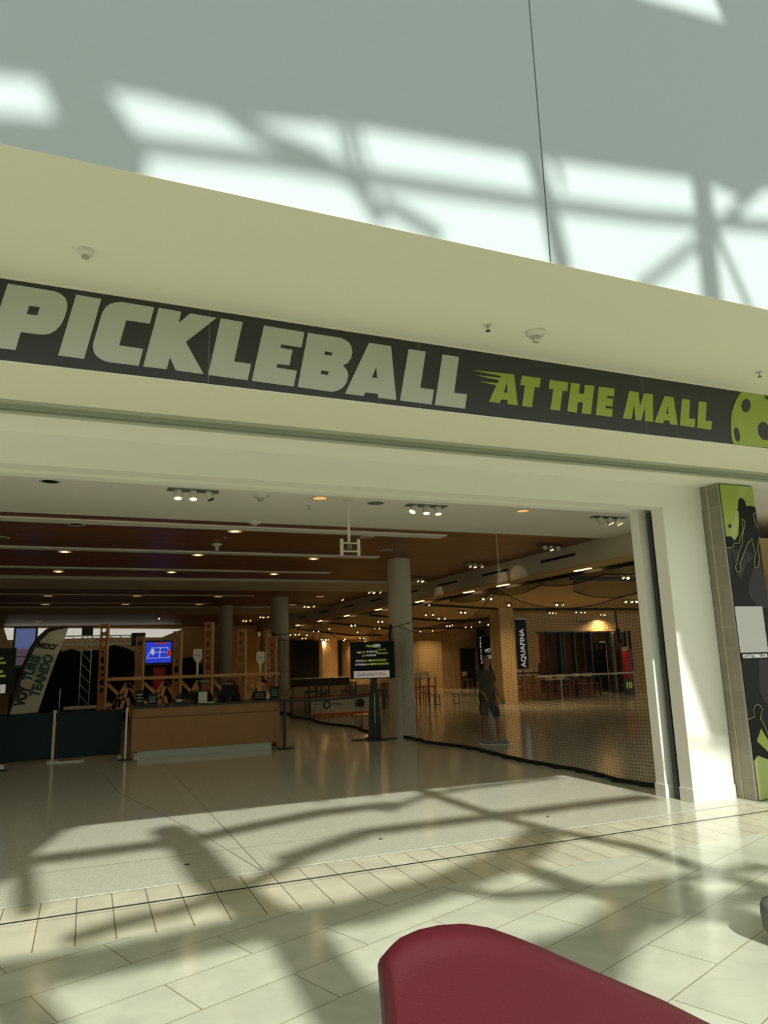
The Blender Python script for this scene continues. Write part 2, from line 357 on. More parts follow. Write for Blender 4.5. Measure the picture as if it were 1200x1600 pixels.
GL2 = [
 (Z5, [[(45,108),(438,152),(473,440),(378,428),(380,391),(318,385),(303,419),(203,406),(273,253),(112,215),(286,233),(300,206),(72,156),(312,182),(320,167)], [(372,228),(375,323),(342,318)]]),
 (Z5, [[(513,162),(688,187),(677,275),(632,268),(605,458),(515,447),(541,254),(498,250)]]),
 (Z5, [[(775,201),(948,226),(937,308),(892,303),(870,490),(780,480),(806,290),(763,285)]]),
 (Z5, [[(972,228),(1056,240),(1047,328),(1093,335),(1102,247),(1190,259),(1158,524),(1072,515),(1085,415),(1038,409),(1025,509),(938,497)]]),
 (Z6, [[(93,146),(242,165),(236,236),(172,230),(168,253),(228,262),(222,330),(158,324),(155,346),(224,355),(217,429),(65,410)]]),
 (Z6, [[(380,187),(466,198),(478,330),(517,207),(600,217),(602,477),(525,466),(530,320),(490,462),(437,456),(424,312),(400,450),(318,442)]]),
 (Z6, [[(708,235),(793,245),(832,505),(757,496),(755,464),(705,459),(695,490),(615,478)], [(742,325),(745,403),(723,400)]]),
 (Z6, [[(872,258),(948,269),(938,443),(997,449),(990,527),(853,508)]]),
 (Z6, [[(1030,282),(1104,292),(1094,464),(1153,470),(1146,549),(1014,530)]]),
]
for (o, loops), m, L in [(g, M['letter'], 'large grey letter') for g in GLY] + [(g, M['lime'], 'lime green letter') for g in GL2]:
    a = shape('letter', [traced(l, SIGN_Y-.003, 6, o) for l in loops], SIGN_Y-.003, m); sgp(a); a['label'] = L
# lime ball, cropped by the board
pa, pb, pc = [onY(1120+x/13.33, 600+y/13.33, SIGN_Y) for x, y in ((500, 187), (288, 800), (355, 1328))]
def circ(a, b, c):
    ax, ay, bx, by, cx, cy = a.x, a.z, b.x, b.z, c.x, c.z
    d = 2*(ax*(by-cy)+bx*(cy-ay)+cx*(ay-by))
    ux = ((ax*ax+ay*ay)*(by-cy)+(bx*bx+by*by)*(cy-ay)+(cx*cx+cy*cy)*(ay-by))/d
    uy = ((ax*ax+ay*ay)*(cx-bx)+(bx*bx+by*by)*(ax-cx)+(cx*cx+cy*cy)*(bx-ax))/d
    return ux, uy, math.hypot(ax-ux, ay-uy)
bx, bz, brad = circ(pa, pb, pc)
zlo, zhi = SB_Z+.004, SOF_Z-.016
pts = []
for k in range(120):
    a = 2*math.pi*k/120; x = bx+brad*math.cos(a); z = bz+brad*math.sin(a)
    if zlo < z < zhi: pts.append((a, x, z))
left = sorted([(x, z) for a, x, z in pts if x < bx], key=lambda p: p[1]); right = sorted([(x, z) for a, x, z in pts if x >= bx], key=lambda p: -p[1])
hx = lambda z: math.sqrt(max(0, brad**2-(z-bz)**2))
lp = [(bx-hx(zlo), zlo)] + left + [(bx-hx(zhi), zhi), (bx+hx(zhi), zhi)] + right + [(bx+hx(zlo), zlo)]
bl = sgp(shape('ball_graphic', [lp], SIGN_Y-.003, M['lime']))
def ell(cx, cy, rx, ry, rot=0, n=24): return [(cx+rx*math.cos(t)*math.cos(rot)-ry*math.sin(t)*math.sin(rot), cy+rx*math.cos(t)*math.sin(rot)+ry*math.sin(t)*math.cos(rot)) for t in [2*math.pi*k/n for k in range(n)]]
for e in ((610,450,95,142,.08), (422,1052,58,152,-.18), (985,980,125,195,-.25), (1065,262,60,90,-.8)):
    l = [p for p in traced(ell(*e), SIGN_Y-.006, 13.33, (1120, 600))]; l = [(x, min(z, zhi)) for x, z in l]
    sgp(shape('ball_hole', [l], SIGN_Y-.006, M['signbg'], depth=.001))

# ================================================================== POSTER ON THE PIER
PY = 6.50
po = thing('wall_poster', 'tall charcoal and lime player poster with pale square on the pier front', 'poster', (7.58, PY+.018, 0))
def pop(o): o.parent = po; o.matrix_parent_inverse = Matrix.Translation(-po.location); return o
pop(MB().box(7.29, PY, .01, 7.862, PY+.018, SB_Z-.03).build('panel', M['posterdark']))
A = (1110, 750)
def ptr(name, loops, m, lay, k=10, o=A):
    def cl(l): return [(min(7.86, max(7.292, x)), max(.012, min(SB_Z-.032, z))) for x, z in traced(l, PY-.001*lay, k, o)]
    return pop(shape(name, [cl(l) for l in loops], PY-.0015*lay, m, depth=.0006))
ptr('green_field', [[(90,5),(680,20),(714,430),(600,500),(500,640),(440,880),(380,948),(330,885),(200,880)]], M['lime'], 1)
ptr('pale_streak', [[(440,30),(605,35),(530,300),(430,700),(372,940),(310,860),(420,330)]], M['limepale'], 2)
ptr('grey_shape', [[(330,1080),(620,1130),(700,1180),(560,1330),(480,1540),(420,1500)]], M['postermid'], 1)
ptr('grey_shape', [[(240,1080),(330,1090),(330,1600),(300,1600)]], M['postermid'], 1)
ptr('grey_shape', [[(600,1600),(660,1400),(760,1230),(900,1600),(900,2000),(740,2000),(600,1800)]], M['postermid'], 1)
ptr('player_silhouette', [[(432,330),(445,295),(480,278),(515,300),(545,340),(552,408),(640,405),(700,425),(712,500),(740,740),(770,1050),(765,1300),(740,1370),(700,1370),(682,1320),(705,1150),(660,1000),(645,905),(610,970),(500,1200),(460,1300),(478,1420),(440,1435),(400,1410),(392,1350),(415,1300),(440,1120),(500,990),(455,985),(370,985),(355,1030),(320,1060),(232,1050),(215,880),(320,880),(375,948),(435,870),(450,640),(440,500),(412,455),(432,440)]], M['posterblack'], 3)
def outline(pts, k=10, o=A, Y=PY-.007):
    return pop(MB().tube([onY(o[0]+x/k, o[1]+y/k, Y) for x, y in pts], .0028, 6).build('outline', M['limeline']))
outline([(230,1050),(320,1062),(355,1030),(372,985),(450,990),(460,920),(510,780),(495,600),(540,650),(530,760),(510,800),(495,1010),(445,1110),(415,1300),(392,1350),(405,1420),(440,1435),(478,1415),(460,1300),(500,1200),(590,975),(620,960),(645,905),(660,1000),(705,1150),(682,1320),(700,1370),(745,1365),(768,1230),(740,1080),(765,880)])
outline([(710,505),(672,530),(690,640),(740,750)])
ptr('ball_dot', [ell(302,720,22,30)], M['posterblack'], 3)
B0 = (1130, 1060)
ptr('grey_shape', [[(395,-300),(560,-300),(560,290),(470,280),(410,150)]], M['postermid'], 1, 7.27, B0)
ptr('green_field', [[(390,875),(345,935),(398,1390),(700,1340),(700,1000),(509,920)]], M['limepale'], 1, 7.27, B0)
ptr('green_field', [[(430,568),(380,710),(509,835),(600,900),(600,760),(509,700)]], M['lime'], 2, 7.27, B0)
ptr('player_silhouette', [[(285,470),(355,430),(345,360),(360,310),(400,290),(430,320),(455,360),(435,400),(425,460),(470,520),(509,640),(509,700),(430,568),(380,710),(509,835),(509,920),(390,875),(340,935)]], M['posterblack'], 3, 7.27, B0)
outline([(285,470),(357,430),(345,360),(358,315),(390,292),(425,315),(455,360),(435,375),(425,460),(465,520),(509,640),(560,700)], 7.27, B0)
q0 = onY(1147.5, 947.5, PY); q1 = onY(1157.5, 1020, PY)
qz0, qz1, qx = q1.z, q0.z, q0.x
pop(shape('pale_square', [[(qx, qz0), (qx+.46, qz0), (qx+.46, qz1), (qx, qz1)]], PY-.004, mat('blank_square', (205, 204, 200), .5)))
pop(shape('text_band', [[(qx, qz0-.085), (qx+.46, qz0-.085), (qx+.46, qz0-.004), (qx, qz0-.004)]], PY-.004, M['posterblack']))
pop(writing('text', 'PICKLEATTHEMALL.COM', M['text'], None, .066, wallmtx(qx+.23, PY-.0075, qz0-.045), bold=.02, xs=.55))

# ================================================================== SHOP CEILING
def zstrip(y, x): return onZ(x, y, CZ).y
struct(MB().box(-14, 7.35, CZ, 24, 11.95, CZ+.1), 'ceiling.004', M['white'])
struct(MB().box(-14, 11.95, CZ+.03, 10, 20.6, CZ+.1), 'ceiling.005', M['plank'])
struct(MB().box(-14, 23.3, CZ+.03, 10, 31, CZ+.1), 'ceiling.006', M['plank'])
struct(MB().box(-14, 20.6, CZ-.05, 10, 23.3, CZ+.1), 'ceiling.007', M['band'])
struct(MB().box(-14, 31, CZ-.05, 10, 35, CZ+.1), 'ceiling.008', M['band'])
struct(MB().box(-14, 35, CZ+.03, 10.2, 48.2, CZ+.1), 'ceiling.009', M['plank'])
nt_ = 9
for y0, y1, xe in ((12.45, 12.8, 6.5), (15.55, 15.86, 6.3), (18.7, 18.98, 6.1), (25.8, 26.05, 5.5), (29.3, 29.55, 4.5)):
    struct(MB().box(-14, y0, CZ+.012, xe, y1, CZ+.04), 'trim_%d' % nt_, M['white']); nt_ += 1
# long bulkhead on the right of the timber ceiling
BX = 9.98
struct(MB().box(BX, 11.0, 3.64, BX+.2, 46, CZ+.1), 'wall_bulkhead', M['band'])
struct(MB().box(BX, 11.0, 3.60, BX+.55, 46, 3.64), 'wall_bulkhead.001', M['hall_ceil'])
struct(MB().box(BX+.55, 11.0, 3.52, BX+.62, 46, 3.66), 'trim_%d' % nt_, M['black']); nt_ += 1
for i, y in enumerate((13.0, 15.8, 18.6, 21.4, 24.4, 27.6, 31.0, 34.5)):
    t = thing('air_slot', 'black linear air slot in the long bulkhead, '+('nearest the right post', 'second from the right post', 'third from the right post', 'just right of the round column', 'just left of the round column', 'third left of the round column', 'second from the far end', 'farthest away')[i], 'vent', (BX, y, 3.9), 0, 'air slots along the bulkhead')
    part(MB().box(-.012, 0, -.03, .0, 1.35, .03), 'slot', M['doorblack'], t)
# hall ceiling (gently falling away) with dark cross joints
def hz_(y, x=16): return 3.64 - min(1, max(0, (x-10.3)/4))*max(0, y-11)*.0175
hc = MB(); xs_ = [10.03, 10.3, 11, 12, 13, 14.3, 20, 30, 44]; ys_ = [9, 11, 20, 30, 40, 50, 60]
for a, b_ in zip(xs_, xs_[1:]):
    for c, d in zip(ys_, ys_[1:]):
        hc.quad((a, c, hz_(c, a)), (b_, c, hz_(c, b_)), (b_, d, hz_(d, b_)), (a, d, hz_(d, a)))
        hc.quad((a, c, 4.3), (b_, c, 4.3), (b_, d, 4.3), (a, d, 4.3))
bmesh.ops.remove_doubles(hc.bm, verts=hc.bm.verts, dist=.001)
struct(hc, 'ceiling.010', M['hall_ceil'])
hx_ = MB()
for y in (23.0, 28.5, 34.0, 40.0):
    for a, b_ in zip(xs_[2:], xs_[3:]): hx_.bar((a, y, hz_(y, a)-.03), (b_, y, hz_(y, b_)-.03), .12, .1)
struct(hx_, 'trim_%d' % nt_, mat('ceiling_joint', (36, 26, 16), .7)); nt_ += 1

# columns
def column(x, y, r, label, m='column'):
    t = MB().lathe([(r, 0), (r, CZ+.02)], (0, 0, 0), 40)
    o = t.build('column', M[m], None, smooth='auto'); o.location = (x, y, 0); tag(o, kind='structure'); return o
column(6.93, 15.9, .285, '')
column(6.62, 26.5, .33, '')
column(5.3, 30.5, .3, '')
column(10.2, 44.5, .3, '')
# hall pillars (square)
struct(MB().box(13.95, 22.9, 0, 14.55, 23.5, 3.45), 'wall_pillar', M['paint_wall'])
struct(MB().box(13.9, 44.5, 0, 14.9, 45.3, 3.1), 'wall_pillar.001', M['paint_wall'])
# back walls of the hall
bw_ = MB(); prev = None
curve = [(8.5, 47), (16, 47), (16.1, 40), (16.5, 38.2), (17.2, 37), (18.2, 36.2), (24.2, 36.2)]
cw = MB()
for a, b in zip(curve, curve[1:]): cw.quad((a[0], a[1], 0), (b[0], b[1], 0), (b[0], b[1], 3.4), (a[0], a[1], 3.4))
struct(cw, 'wall_back', M['paint_wall'])
struct(MB().box(-14, 48, 0, 8.6, 48.2, 4.2).box(8.4, 47.02, 0, 10.3, 48.1, 4.2), 'wall_back.001', M['paint_wall'])
sw0 = (15.6, 25.2); sw1 = (23.0, 25.4)
struct(MB().box(15.1, 25.3, 0, 17.1, 25.6, 3.5).box(20.85, 25.3, 0, 30, 25.6, 3.5).box(17.1, 25.3, 2.62, 20.85, 25.6, 3.5), 'wall_shop', M['paint_wall'])
struct(MB().box(15.9, 25.6, 3.22, 24.3, 36, 3.3), 'ceiling.012', M['shopwood'])
struct(MB().box(24.2, 25.6, 0, 24.4, 36.3, 3.4), 'wall_shop.001', M['paint_wall'])
struct(MB().box(17.0, 28.6, 0, 22.5, 28.7, 3.4), 'wall_shop.002', M['shopwood'])
struct(MB().box(-8.4, 7.3, 0, -8.2, 48, CZ+.1), 'wall_left', M['paint_wall'])
# bright daylit area at the far left of the shop, daylight put in as glow
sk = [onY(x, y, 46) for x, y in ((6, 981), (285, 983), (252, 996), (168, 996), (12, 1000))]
o = shape('daylit_panel', [[(p.x, p.z) for p in sk]], 46, M['daylit_glow'], None, .02); tag(o, kind='structure')
# ================================================================== RECEPTION COUNTER
cy = 14.95
cx0, cx1 = onY(204, 1186, cy).x, onY(437, 1169, cy).x
ct = thing('reception_counter', 'long oak veneered reception counter with black top and pale kick plate', 'counter', ((cx0+cx1)/2, cy, 0))
L = (cx1-cx0)/2
part(MB().box(-L, 0, .14, L, .02, .74), 'front_panel', M['wood'], ct)
part(MB().box(-L+.06, .05, .755, L-.05, .07, .93), 'upper_panel', M['wood'], ct)
part(MB().box(-L+.0, .02, .03, -L+.06, .75, .93).box(L-.06, .02, .03, L, .75, .93).box(-L+.06, .07, .1, L-.06, .75, .93), 'body', M['woodcut'], ct)
part(MB().box(-L+.12, .04, 0, L-.16, .06, .14), 'kick_plate', M['kick'], ct)
part(MB().box(-L-.03, -.01, .93, L+.02, .78, .965), 'worktop', M['blackglass'], ct, bevel=.004)
TOP = .965
def onc(px, y=cy+.25): return onY(px, 1095, y).x
# things standing on the counter
def monitor(name, lab, x, y, w, h, tilt, z=TOP):
    t = thing(name, lab, 'monitor', (x, y, z), tilt)
    part(MB().box(-w/2, -.015, .09, w/2, .015, .09+h), 'screen', M['screen'], t, bevel=.004)
    part(MB().box(-.03, .01, .01, .03, .04, .15), 'neck', M['black'], t)
    part(MB().box(-.1, -.07, 0, .1, .07, .012), 'foot', M['black'], t)
    return t
monitor('computer_monitor', 'black computer monitor tilted on the counter in front of the dark-haired clerk', onc(360), cy+.3, .36, .24, .15)
monitor('payment_terminal', 'low dark payment terminal left of the white paper notice', onc(293), cy+.35, .3, .1, 0)
t = thing('paper_notice', 'small upright white paper notice standing on the black counter top', 'notice', (onc(315), cy+.1, TOP))
part(MB().box(-.085, 0, .0, .085, .006, .22), 'sheet', M['letter'], t); part(MB().box(-.09, -.02, 0, .09, .05, .006), 'base', M['black'], t)
for lab, px, w, h, m in (('dark framed leaflet display at the left end of the counter', 218, .16, .3, 'posterdark'), ('dark leaflet display second from the left end of the counter', 238, .19, .22, 'dgreen'),
                      ('low black display box right of the monitor', 405, .27, .18, 'posterblack'), ('tall dark green display stand at the right end of the counter', 428, .2, .27, 'dgreen')):
    t = thing('leaflet_display', lab, 'display stand', (onc(px), cy+.2, TOP), .1)
    part(MB().box(-w/2, 0, 0, w/2, .02, h), 'board', M[m], t); part(MB().box(-w/2, -.03, 0, w/2, .1, .02), 'base', M['black'], t)
    q = MB()
    for k in range(3): q.box(-w*.35, -.004, h*(.3+.2*k), w*.3, 0, h*(.34+.2*k))
    part(q, 'print', M['metal'], t)
t = thing('receipt_printer', 'small black receipt printer with white paper left of the clerks', 'printer', (onc(279), cy+.15, TOP))
part(MB().box(-.1, 0, 0, .1, .14, .07), 'body', M['black'], t, bevel=.01); part(MB().box(-.05, -.01, .05, .05, .06, .09), 'paper', M['letter'], t)
t = thing('card_reader', 'small pale card reader beside the white paper notice', 'card reader', (onc(328), cy+.12, TOP))
part(MB().box(-.07, 0, 0, .07, .1, .02), 'body', M['fixture'], t); part(MB().box(-.05, .01, .02, .05, .07, .024), 'screen', M['screen'], t)

# ================================================================== TIMBER SCREEN BEHIND THE COUNTER
sy = 18.0
ws = thing('timber_screen', 'open plywood partition with fretwork posts and rail behind the counter', 'partition', (onY(160, 1100, sy).x, sy, 0))
def wsw(o): return o
posts = [(168, 975, 157, 1120), (225, 994, 214, 1120), (284, 986, 270, 1120), (333, 972, 321, 1120), (385, 983, 370, 1120), (433, 994, 417, 1120)]
rng = random.Random(3)
for i, (px, ty, lx, _) in enumerate(posts):
    xr = onY(px, 1060, sy).x; xl = onY(px-15, 1060, sy).x; zt = onY(px, ty, sy).z
    MB().box(xr-.045, sy-.02, 0, xr, sy+.3, zt).build('post', M['woodrail'], ws)
    w = xr-.045-xl; z0 = 0 if i == 0 else 1.0
    holes = []; z = 1.15
    while z < zt-.16:
        h = rng.uniform(.08, .2); a, b_ = rng.uniform(.04, .10), rng.uniform(.03, .09)
        holes.append([(xl+w*.2, z+a), (xl+w*.5, z), (xl+w*.8, z+b_*.5), (xl+w*.75, z+h), (xl+w*.35, z+h-.02)])
        z += h+.05
    shape('fretwork_panel', [[(xl, z0), (xr-.045, z0), (xr-.045, zt), (xl, zt)]]+holes, sy+.03, M['woodcut'], ws, .012)
xa, xb = onY(168, 1064, sy).x, onY(436, 1052, sy).x; zr = onY(300, 1056.5, sy).z
MB().box(xa, sy-.06, zr-.04, xb, sy+.12, zr+.03).build('rail', M['woodrail'], ws)
for i in range(5):
    x0 = onY(posts[i][0], 1080, sy).x; x1 = onY(posts[i+1][0], 1080, sy).x-.05; zb = .45; zt = zr-.07; w = x1-x0; H_ = zt-zb
    q = MB(); Y = sy+.1
    segs = [((0,.15),(.55,.95)),((.0,.95),(.5,.55)),((.3,0),(.62,.95)),((.62,.95),(1,.35)),((.0,.5),(.5,.25)),((.75,0),(.6,.6)),((.1,0),(.3,.6)),((.55,.9),(1,.8)),((.7,.3),(1,.05))]
    for (a, b_), (c, d) in segs: q.bar((x0+w*a, Y, zb+H_*b_), (x0+w*c, Y, zb+H_*d), .075, .02, up=(0,1,0))
    q.build('lattice_panel', M['woodrail'], ws)
# paddle shaped signs standing on the rail
def paddle_sign(px, py, lab):
    p = onY(px, py, sy-.02); t = thing('paddle_sign', lab, 'sign', (p.x, sy-.02, zr+.03))
    h = p.z-(zr+.03)
    w = .105
    lp = [(-.03,-.15),(-w,-.05),(-w,.13),(-w*.75,.17),(w*.75,.17),(w,.13),(w,-.05),(.03,-.15),(.022,-h),(-.022,-h)]
    o = shape('paddle_face', [[(x, y+h) for x, y in lp]], 0, M['paddlewhite'], None, .01); o.parent = t
    o = writing('script', 'Picklers', M['textdark'], None, .055, wallmtx(0, -.013, h+.02), xs=.8); o.parent = t
paddle_sign(309, 1025, 'white paddle-shaped sign on the plywood rail, left of the pair'); paddle_sign(407, 1029, 'white paddle-shaped sign on the plywood rail, right of the pair')

# ================================================================== LEFT: FENCE, FLAG, SCREENS
fy = 15.47
def fence(xa, xb, lab):
    t = thing('mesh_barrier', lab, 'barrier', ((xa+xb)/2, fy, 0)); l = (xb-xa)/2
    part(MB().box(-l+.02, -.004, .06, l-.02, .004, .9), 'mesh_sheet', M['dgreen'], t)
    part(MB().tube([(-l, 0, .05), (-l, 0, .9)], .014).tube([(l, 0, .05), (l, 0, .9)], .014).tube([(-l, 0, .9), (l, 0, .9)], .012), 'frame', M['black'], t)
    part(MB().box(-l, -.14, 0, -l+.06, .14, .03), 'foot', M['banner'], t); part(MB().box(l-.06, -.14, 0, l, .14, .03), 'foot', M['banner'], t)
xf = [-2.6, onY(84, 1150, fy).x, onY(190, 1150, fy).x]
fence(xf[0], xf[1]-.03, 'dark green mesh barrier below the feather flag'); fence(xf[1]+.05, xf[2], 'dark green mesh barrier between pale post and counter')
t = thing('barrier_post', 'pale square post between the two dark green barriers', 'post', (xf[1], fy-.05, 0))
part(MB().box(-.022, -.02, 0, .022, .02, .93), 'pole', M['band'], t); part(MB().box(-.03, -.03, .9, .03, .03, .95), 'cap', M['fixture'], t)
part(MB().box(-.09, -.16, 0, .55, -.12, .025), 'foot', M['letter'], t)
t = thing('stanchion', 'slim silver stanchion at the left end of the counter', 'stanchion', (onY(195, 1186, 14.93).x, 14.93, 0))
part(MB().tube([(0, 0, .02), (0, 0, .93)], .021, 12), 'pole', M['silver'], t, smooth='auto'); part(MB().lathe([(.13, 0), (.13, .012), (.03, .03)]), 'base', M['black'], t); part(MB().ball((0, 0, .94), .026), 'cap', M['fixture'], t)
t = thing('thin_rod', 'thin grey upright rod behind the dark green barrier', 'pole', (onY(92, 1110, 16.2).x, 16.2, 0))
part(MB().tube([(0, 0, 0), (0, 0, 1.32)], .012), 'rod', M['metal'], t); part(MB().lathe([(.1, 0), (.1, .015)]), 'base', M['black'], t)
# feather flag
ky = 16.0
fl = [(13,1117),(25,1082),(38,1046),(52,1014),(63,999),(76,987),(90,982),(107,981),(100,1000),(86,1034),(72,1074),(59,1113)]
P0 = onY(36, 1116, ky); fg = thing('feather_flag', 'tall cream feather flag with green lettering leaning above the barrier', 'flag', (onY(15, 1130, ky).x-.1, ky, 0))
sh = traced(fl, ky)
me = curve_mesh('cloth', [sh], .0); bm = bmesh.new(); bm.from_mesh(me); bmesh.ops.triangulate(bm, faces=bm.faces)
bmesh.ops.subdivide_edges(bm, edges=bm.edges, cuts=5, use_grid_fill=True)
for v in bm.verts: v.co.z = .02*math.sin(v.co.x*11+v.co.y*4)+.008*math.sin(v.co.x*31-v.co.y*9)
bm.to_mesh(me); bm.free()
me.transform(Matrix.Translation((0, ky, 0)) @ XZ)
for p in me.polygons: p.use_smooth = True
link('cloth', me, M['flag'], fg)
sl = [onY(x, y, ky) for x, y in ((13,1117),(23,1083),(36,1045),(50,1013),(61,998),(75,985.5),(90,980.5),(106,979.5))]
MB().tube(sl, [.03,.035,.04,.045,.05,.05,.04,.02], 8).build('pole_sleeve', M['black'], fg, smooth=True)
bt = sl[0]; MB().tube([bt, (bt.x-.18, ky, .02)], .015).build('pole', M['black'], fg)
MB().bar((bt.x-.5, ky, .02), (bt.x+.15, ky, .02), .04).bar((bt.x-.18, ky-.35, .02), (bt.x-.18, ky+.35, .02), .04).build('cross_base', M['black'], fg)
def flagtext(s, px, py, px2, py2, size, m, flip=0, xs=1):
    a = onY(px, py, ky-.05); b_ = onY(px2, py2, ky-.05); ang = math.atan2(b_.z-a.z, b_.x-a.x); c = (a+b_)/2
    writing('letters', s, m, fg, size, wallmtx(c.x, ky-.05, c.z, ang+flip), bold=.055, xs=xs)
flagtext('VOY', 31, 1102, 39, 1074, .25, M['flaggrey'], xs=.72)
flagtext('TURIS', 42, 1064, 58.5, 1024, .235, M['flaggreen'], xs=.8)
flagtext('TEANDO', 54.5, 1086, 77.5, 1025, .245, M['flaggreen'], xs=.82)
flagtext('.COM', 61, 1007.5, 87, 1011, .14, M['flaggrey'], math.pi, xs=1.05)

# info screens on stands (the right-hand one and its twin at the left edge)
def info_screen(lab, x, y, rz):
    t = thing('info_screen', lab, 'screen', (x, y, 0), rz)
    w, z0, z1 = 1.0, 1.31, 2.12
    part(MB().box(-w/2, -.03, z0, w/2, .03, z1), 'display', M['screen'], t, bevel=.006)
    def q(name, x0, za, x1, zb, m, d=.033): part(MB().box(x0, -d-.002, za, x1, -d+.003, zb), name, M[m], t)
    q('white_strip', -.43, z0+.02, .37, z0+.17, 'panelwhite')
    def tx(s, x, z, size, m, xs=.6, bold=.01):
        o = writing('text', s, M[m], None, size, wallmtx(x, -.038, z), bold=bold, xs=xs); o.parent = t
    tx('Clasificados', -.18, z0+.095, .115, 'textdark', .72, 0); tx('Online', .16, z0+.095, .12, 'textred', .82, .0); tx('.com', .26, z0+.145, .025, 'textred', 1)
    tx('Pickleball', -.06, z1-.1, .07, 'textlime', .6); tx('COSTO', .1, z1-.1, .095, 'text', .5, .03)
    tx('LUNES', -.305, z1-.235, .055, 'text'); tx('$15', -.2, z1-.235, .055, 'textlime'); tx('- 1HR 10AM A 3PM', -.03, z1-.225, .055, 'text'); tx('SOLO 1 PASE', .21, z1-.185, .045, 'textlime', .7, 0)
    tx('$20', -.21, z1-.31, .055, 'textlime'); tx('- 1HR 3PM A 9PM', -.05, z1-.305, .055, 'text'); tx('MARTES A JUEVES', .22, z1-.265, .045, 'textlime', .7)
    tx('OPEN PLAY', -.3, z1-.42, .055, 'text'); tx('$10.00', -.18, z1-.42, .055, 'textlime'); tx('- 1HR', -.08, z1-.42, .055, 'text'); tx('MAXIMO 8 JUGADORES', .11, z1-.415, .055, 'textlime', .68)
    tx('FIN DE SEMANA', -.28, z1-.5, .055, 'text'); tx('$25.00', -.13, z1-.5, .055, 'textlime'); tx('- 1HR', -.04, z1-.5, .055, 'text'); tx('MAXIMO 8 JUGADORES', .16, z1-.495, .055, 'textlime', .68)
    part(MB().box(-.05, 0, .05, .09, .06, z0+.05), 'column', M['black'], t, bevel=.01)
    part(MB().bar((-.09, .02, .03), (-.05, .04, 1.0), .07).bar((.13, .02, .03), (.09, .04, 1.0), .07), 'brace', M['black'], t)
    part(MB().tube([(.02, -.03, .35), (.02, -.03, 1.0)], .006), 'cable', M['metal'], t)
    part(MB().box(-.16, -.3, 0, .22, .3, .035).box(-.5, -.05, 0, .5, .05, .03), 'base', M['black'], t)
    return t
pt = onY(585, 1154, 15.2)
info_screen('black price screen on a stand in front of the round column', pt.x, 15.2, R_(-12))
pl = onY(-38, 1190, 14.6)
info_screen('price screen cropped by the left picture edge beside the feather flag', pl.x, 14.6, R_(6))

def tv(name, lab, px0, px1, py0, py1, Y, kind):
    a = onY(px0, py1, Y); b_ = onY(px1, py0, Y); w = (b_.x-a.x)/2; zc = (a.z+b_.z)/2; h = (b_.z-a.z)/2
    t = thing(name, lab, 'television', ((a.x+b_.x)/2, Y, 0))
    part(MB().box(-w-.05, 0, zc-h-.05, w+.05, .06, zc+h+.05), 'bezel', M['black'], t)
    if kind == 'court':
        part(MB().box(-w, -.006, zc-h, w, 0, zc+h), 'picture', M['blue'], t)
        q = MB()
        for (ax, az), (bx_, bz_) in (((-.9,-.55),(.9,-.5)),((-.55,.45),(.75,.45)),((-.9,-.55),(-.5,.45)),((.9,-.5),(.7,.45)),((-.7,.0),(.8,.02)),((.1,-.5),(.12,.45))):
            q.bar((ax*w, -.009, zc+az*h), (bx_*w, -.009, zc+bz_*h), .015, .004, up=(0,1,0))
        part(q, 'court_lines', M['screenwhite'], t)
        q = MB().ball((-.45*w, -.01, zc+.05*h), .05, 8, (1,.1,1.8)); part(q, 'player', M['screenwhite'], t)
        q = MB().ball((.85*w, -.01, zc-.1*h), .06, 8, (1,.1,1.8)); part(q, 'player', M['skyred'], t)
        part(MB().box(-w*.3, -.008, zc+h*.82, w*.6, -.006, zc+h*.98), 'score_banner', M['skyred'], t)
    else:
        part(MB().box(-w, -.006, zc-h, w, 0, zc+h), 'picture', M['bluepale'], t)
        part(MB().box(-w, -.009, zc-h, w, -.006, zc-h*.1), 'ground_picture', mat('dusk_picture', (120, 100, 120), .5, emit=(120, 100, 120), es=.25), t)
        part(MB().box(-w, -.012, zc-.55*h, w, -.008, zc-.5*h), 'dark_line', M['black'], t)
    part(MB().box(-w-.05, .0, 0, w+.05, .25, zc-h-.06), 'cabinet', M['blackmat'], t)
    return t
tv('television', 'television on a black cabinet showing a blue tennis court', 227, 268, 1003, 1036, 22.5, 'court')
tv('television', 'television showing a pale blue sky picture behind the feather flag', 21, 56, 982, 1040, 20.5, 'sky')
# red box under the tennis screen
p = onY(249, 1057, 22.4); t = thing('red_standee', 'small red display box below the tennis television', 'display stand', (onY(249, 1050, 21.9).x, 21.9, 0))
part(MB().box(-.16, 0, 0, .16, .15, onY(249, 1043, 21.9).z), 'panel', M['red'], t); part(MB().box(-.2, -.05, 0, .2, .2, .03), 'base', M['black'], t)
# dark backdrops with rounded tops
def backdrop(lab, pts, Y):
    a = shape('dark_backdrop', [traced(pts, Y)], Y, M['blackmat'], None, .05); tag(a, lab, 'backdrop'); return a
backdrop('dark hill-shaped backdrop behind the feather flag, left of the truss tower', [(40,1128),(40,1020),(62,1012),(86,1010),(98,1018),(112,1014),(124,1018),(150,1016),(162,1017),(162,1128)], 25.5)
backdrop('dark rounded backdrop behind the first plywood posts', [(164,1128),(164,1016),(172,1009),(180,1008),(196,1012),(210,1018),(214,1128)], 25.0)
backdrop('dark rounded backdrop behind the paddle signs', [(270,1118),(270,1036),(286,1029),(299,1026),(316,1040),(320,1118)], 27.5)
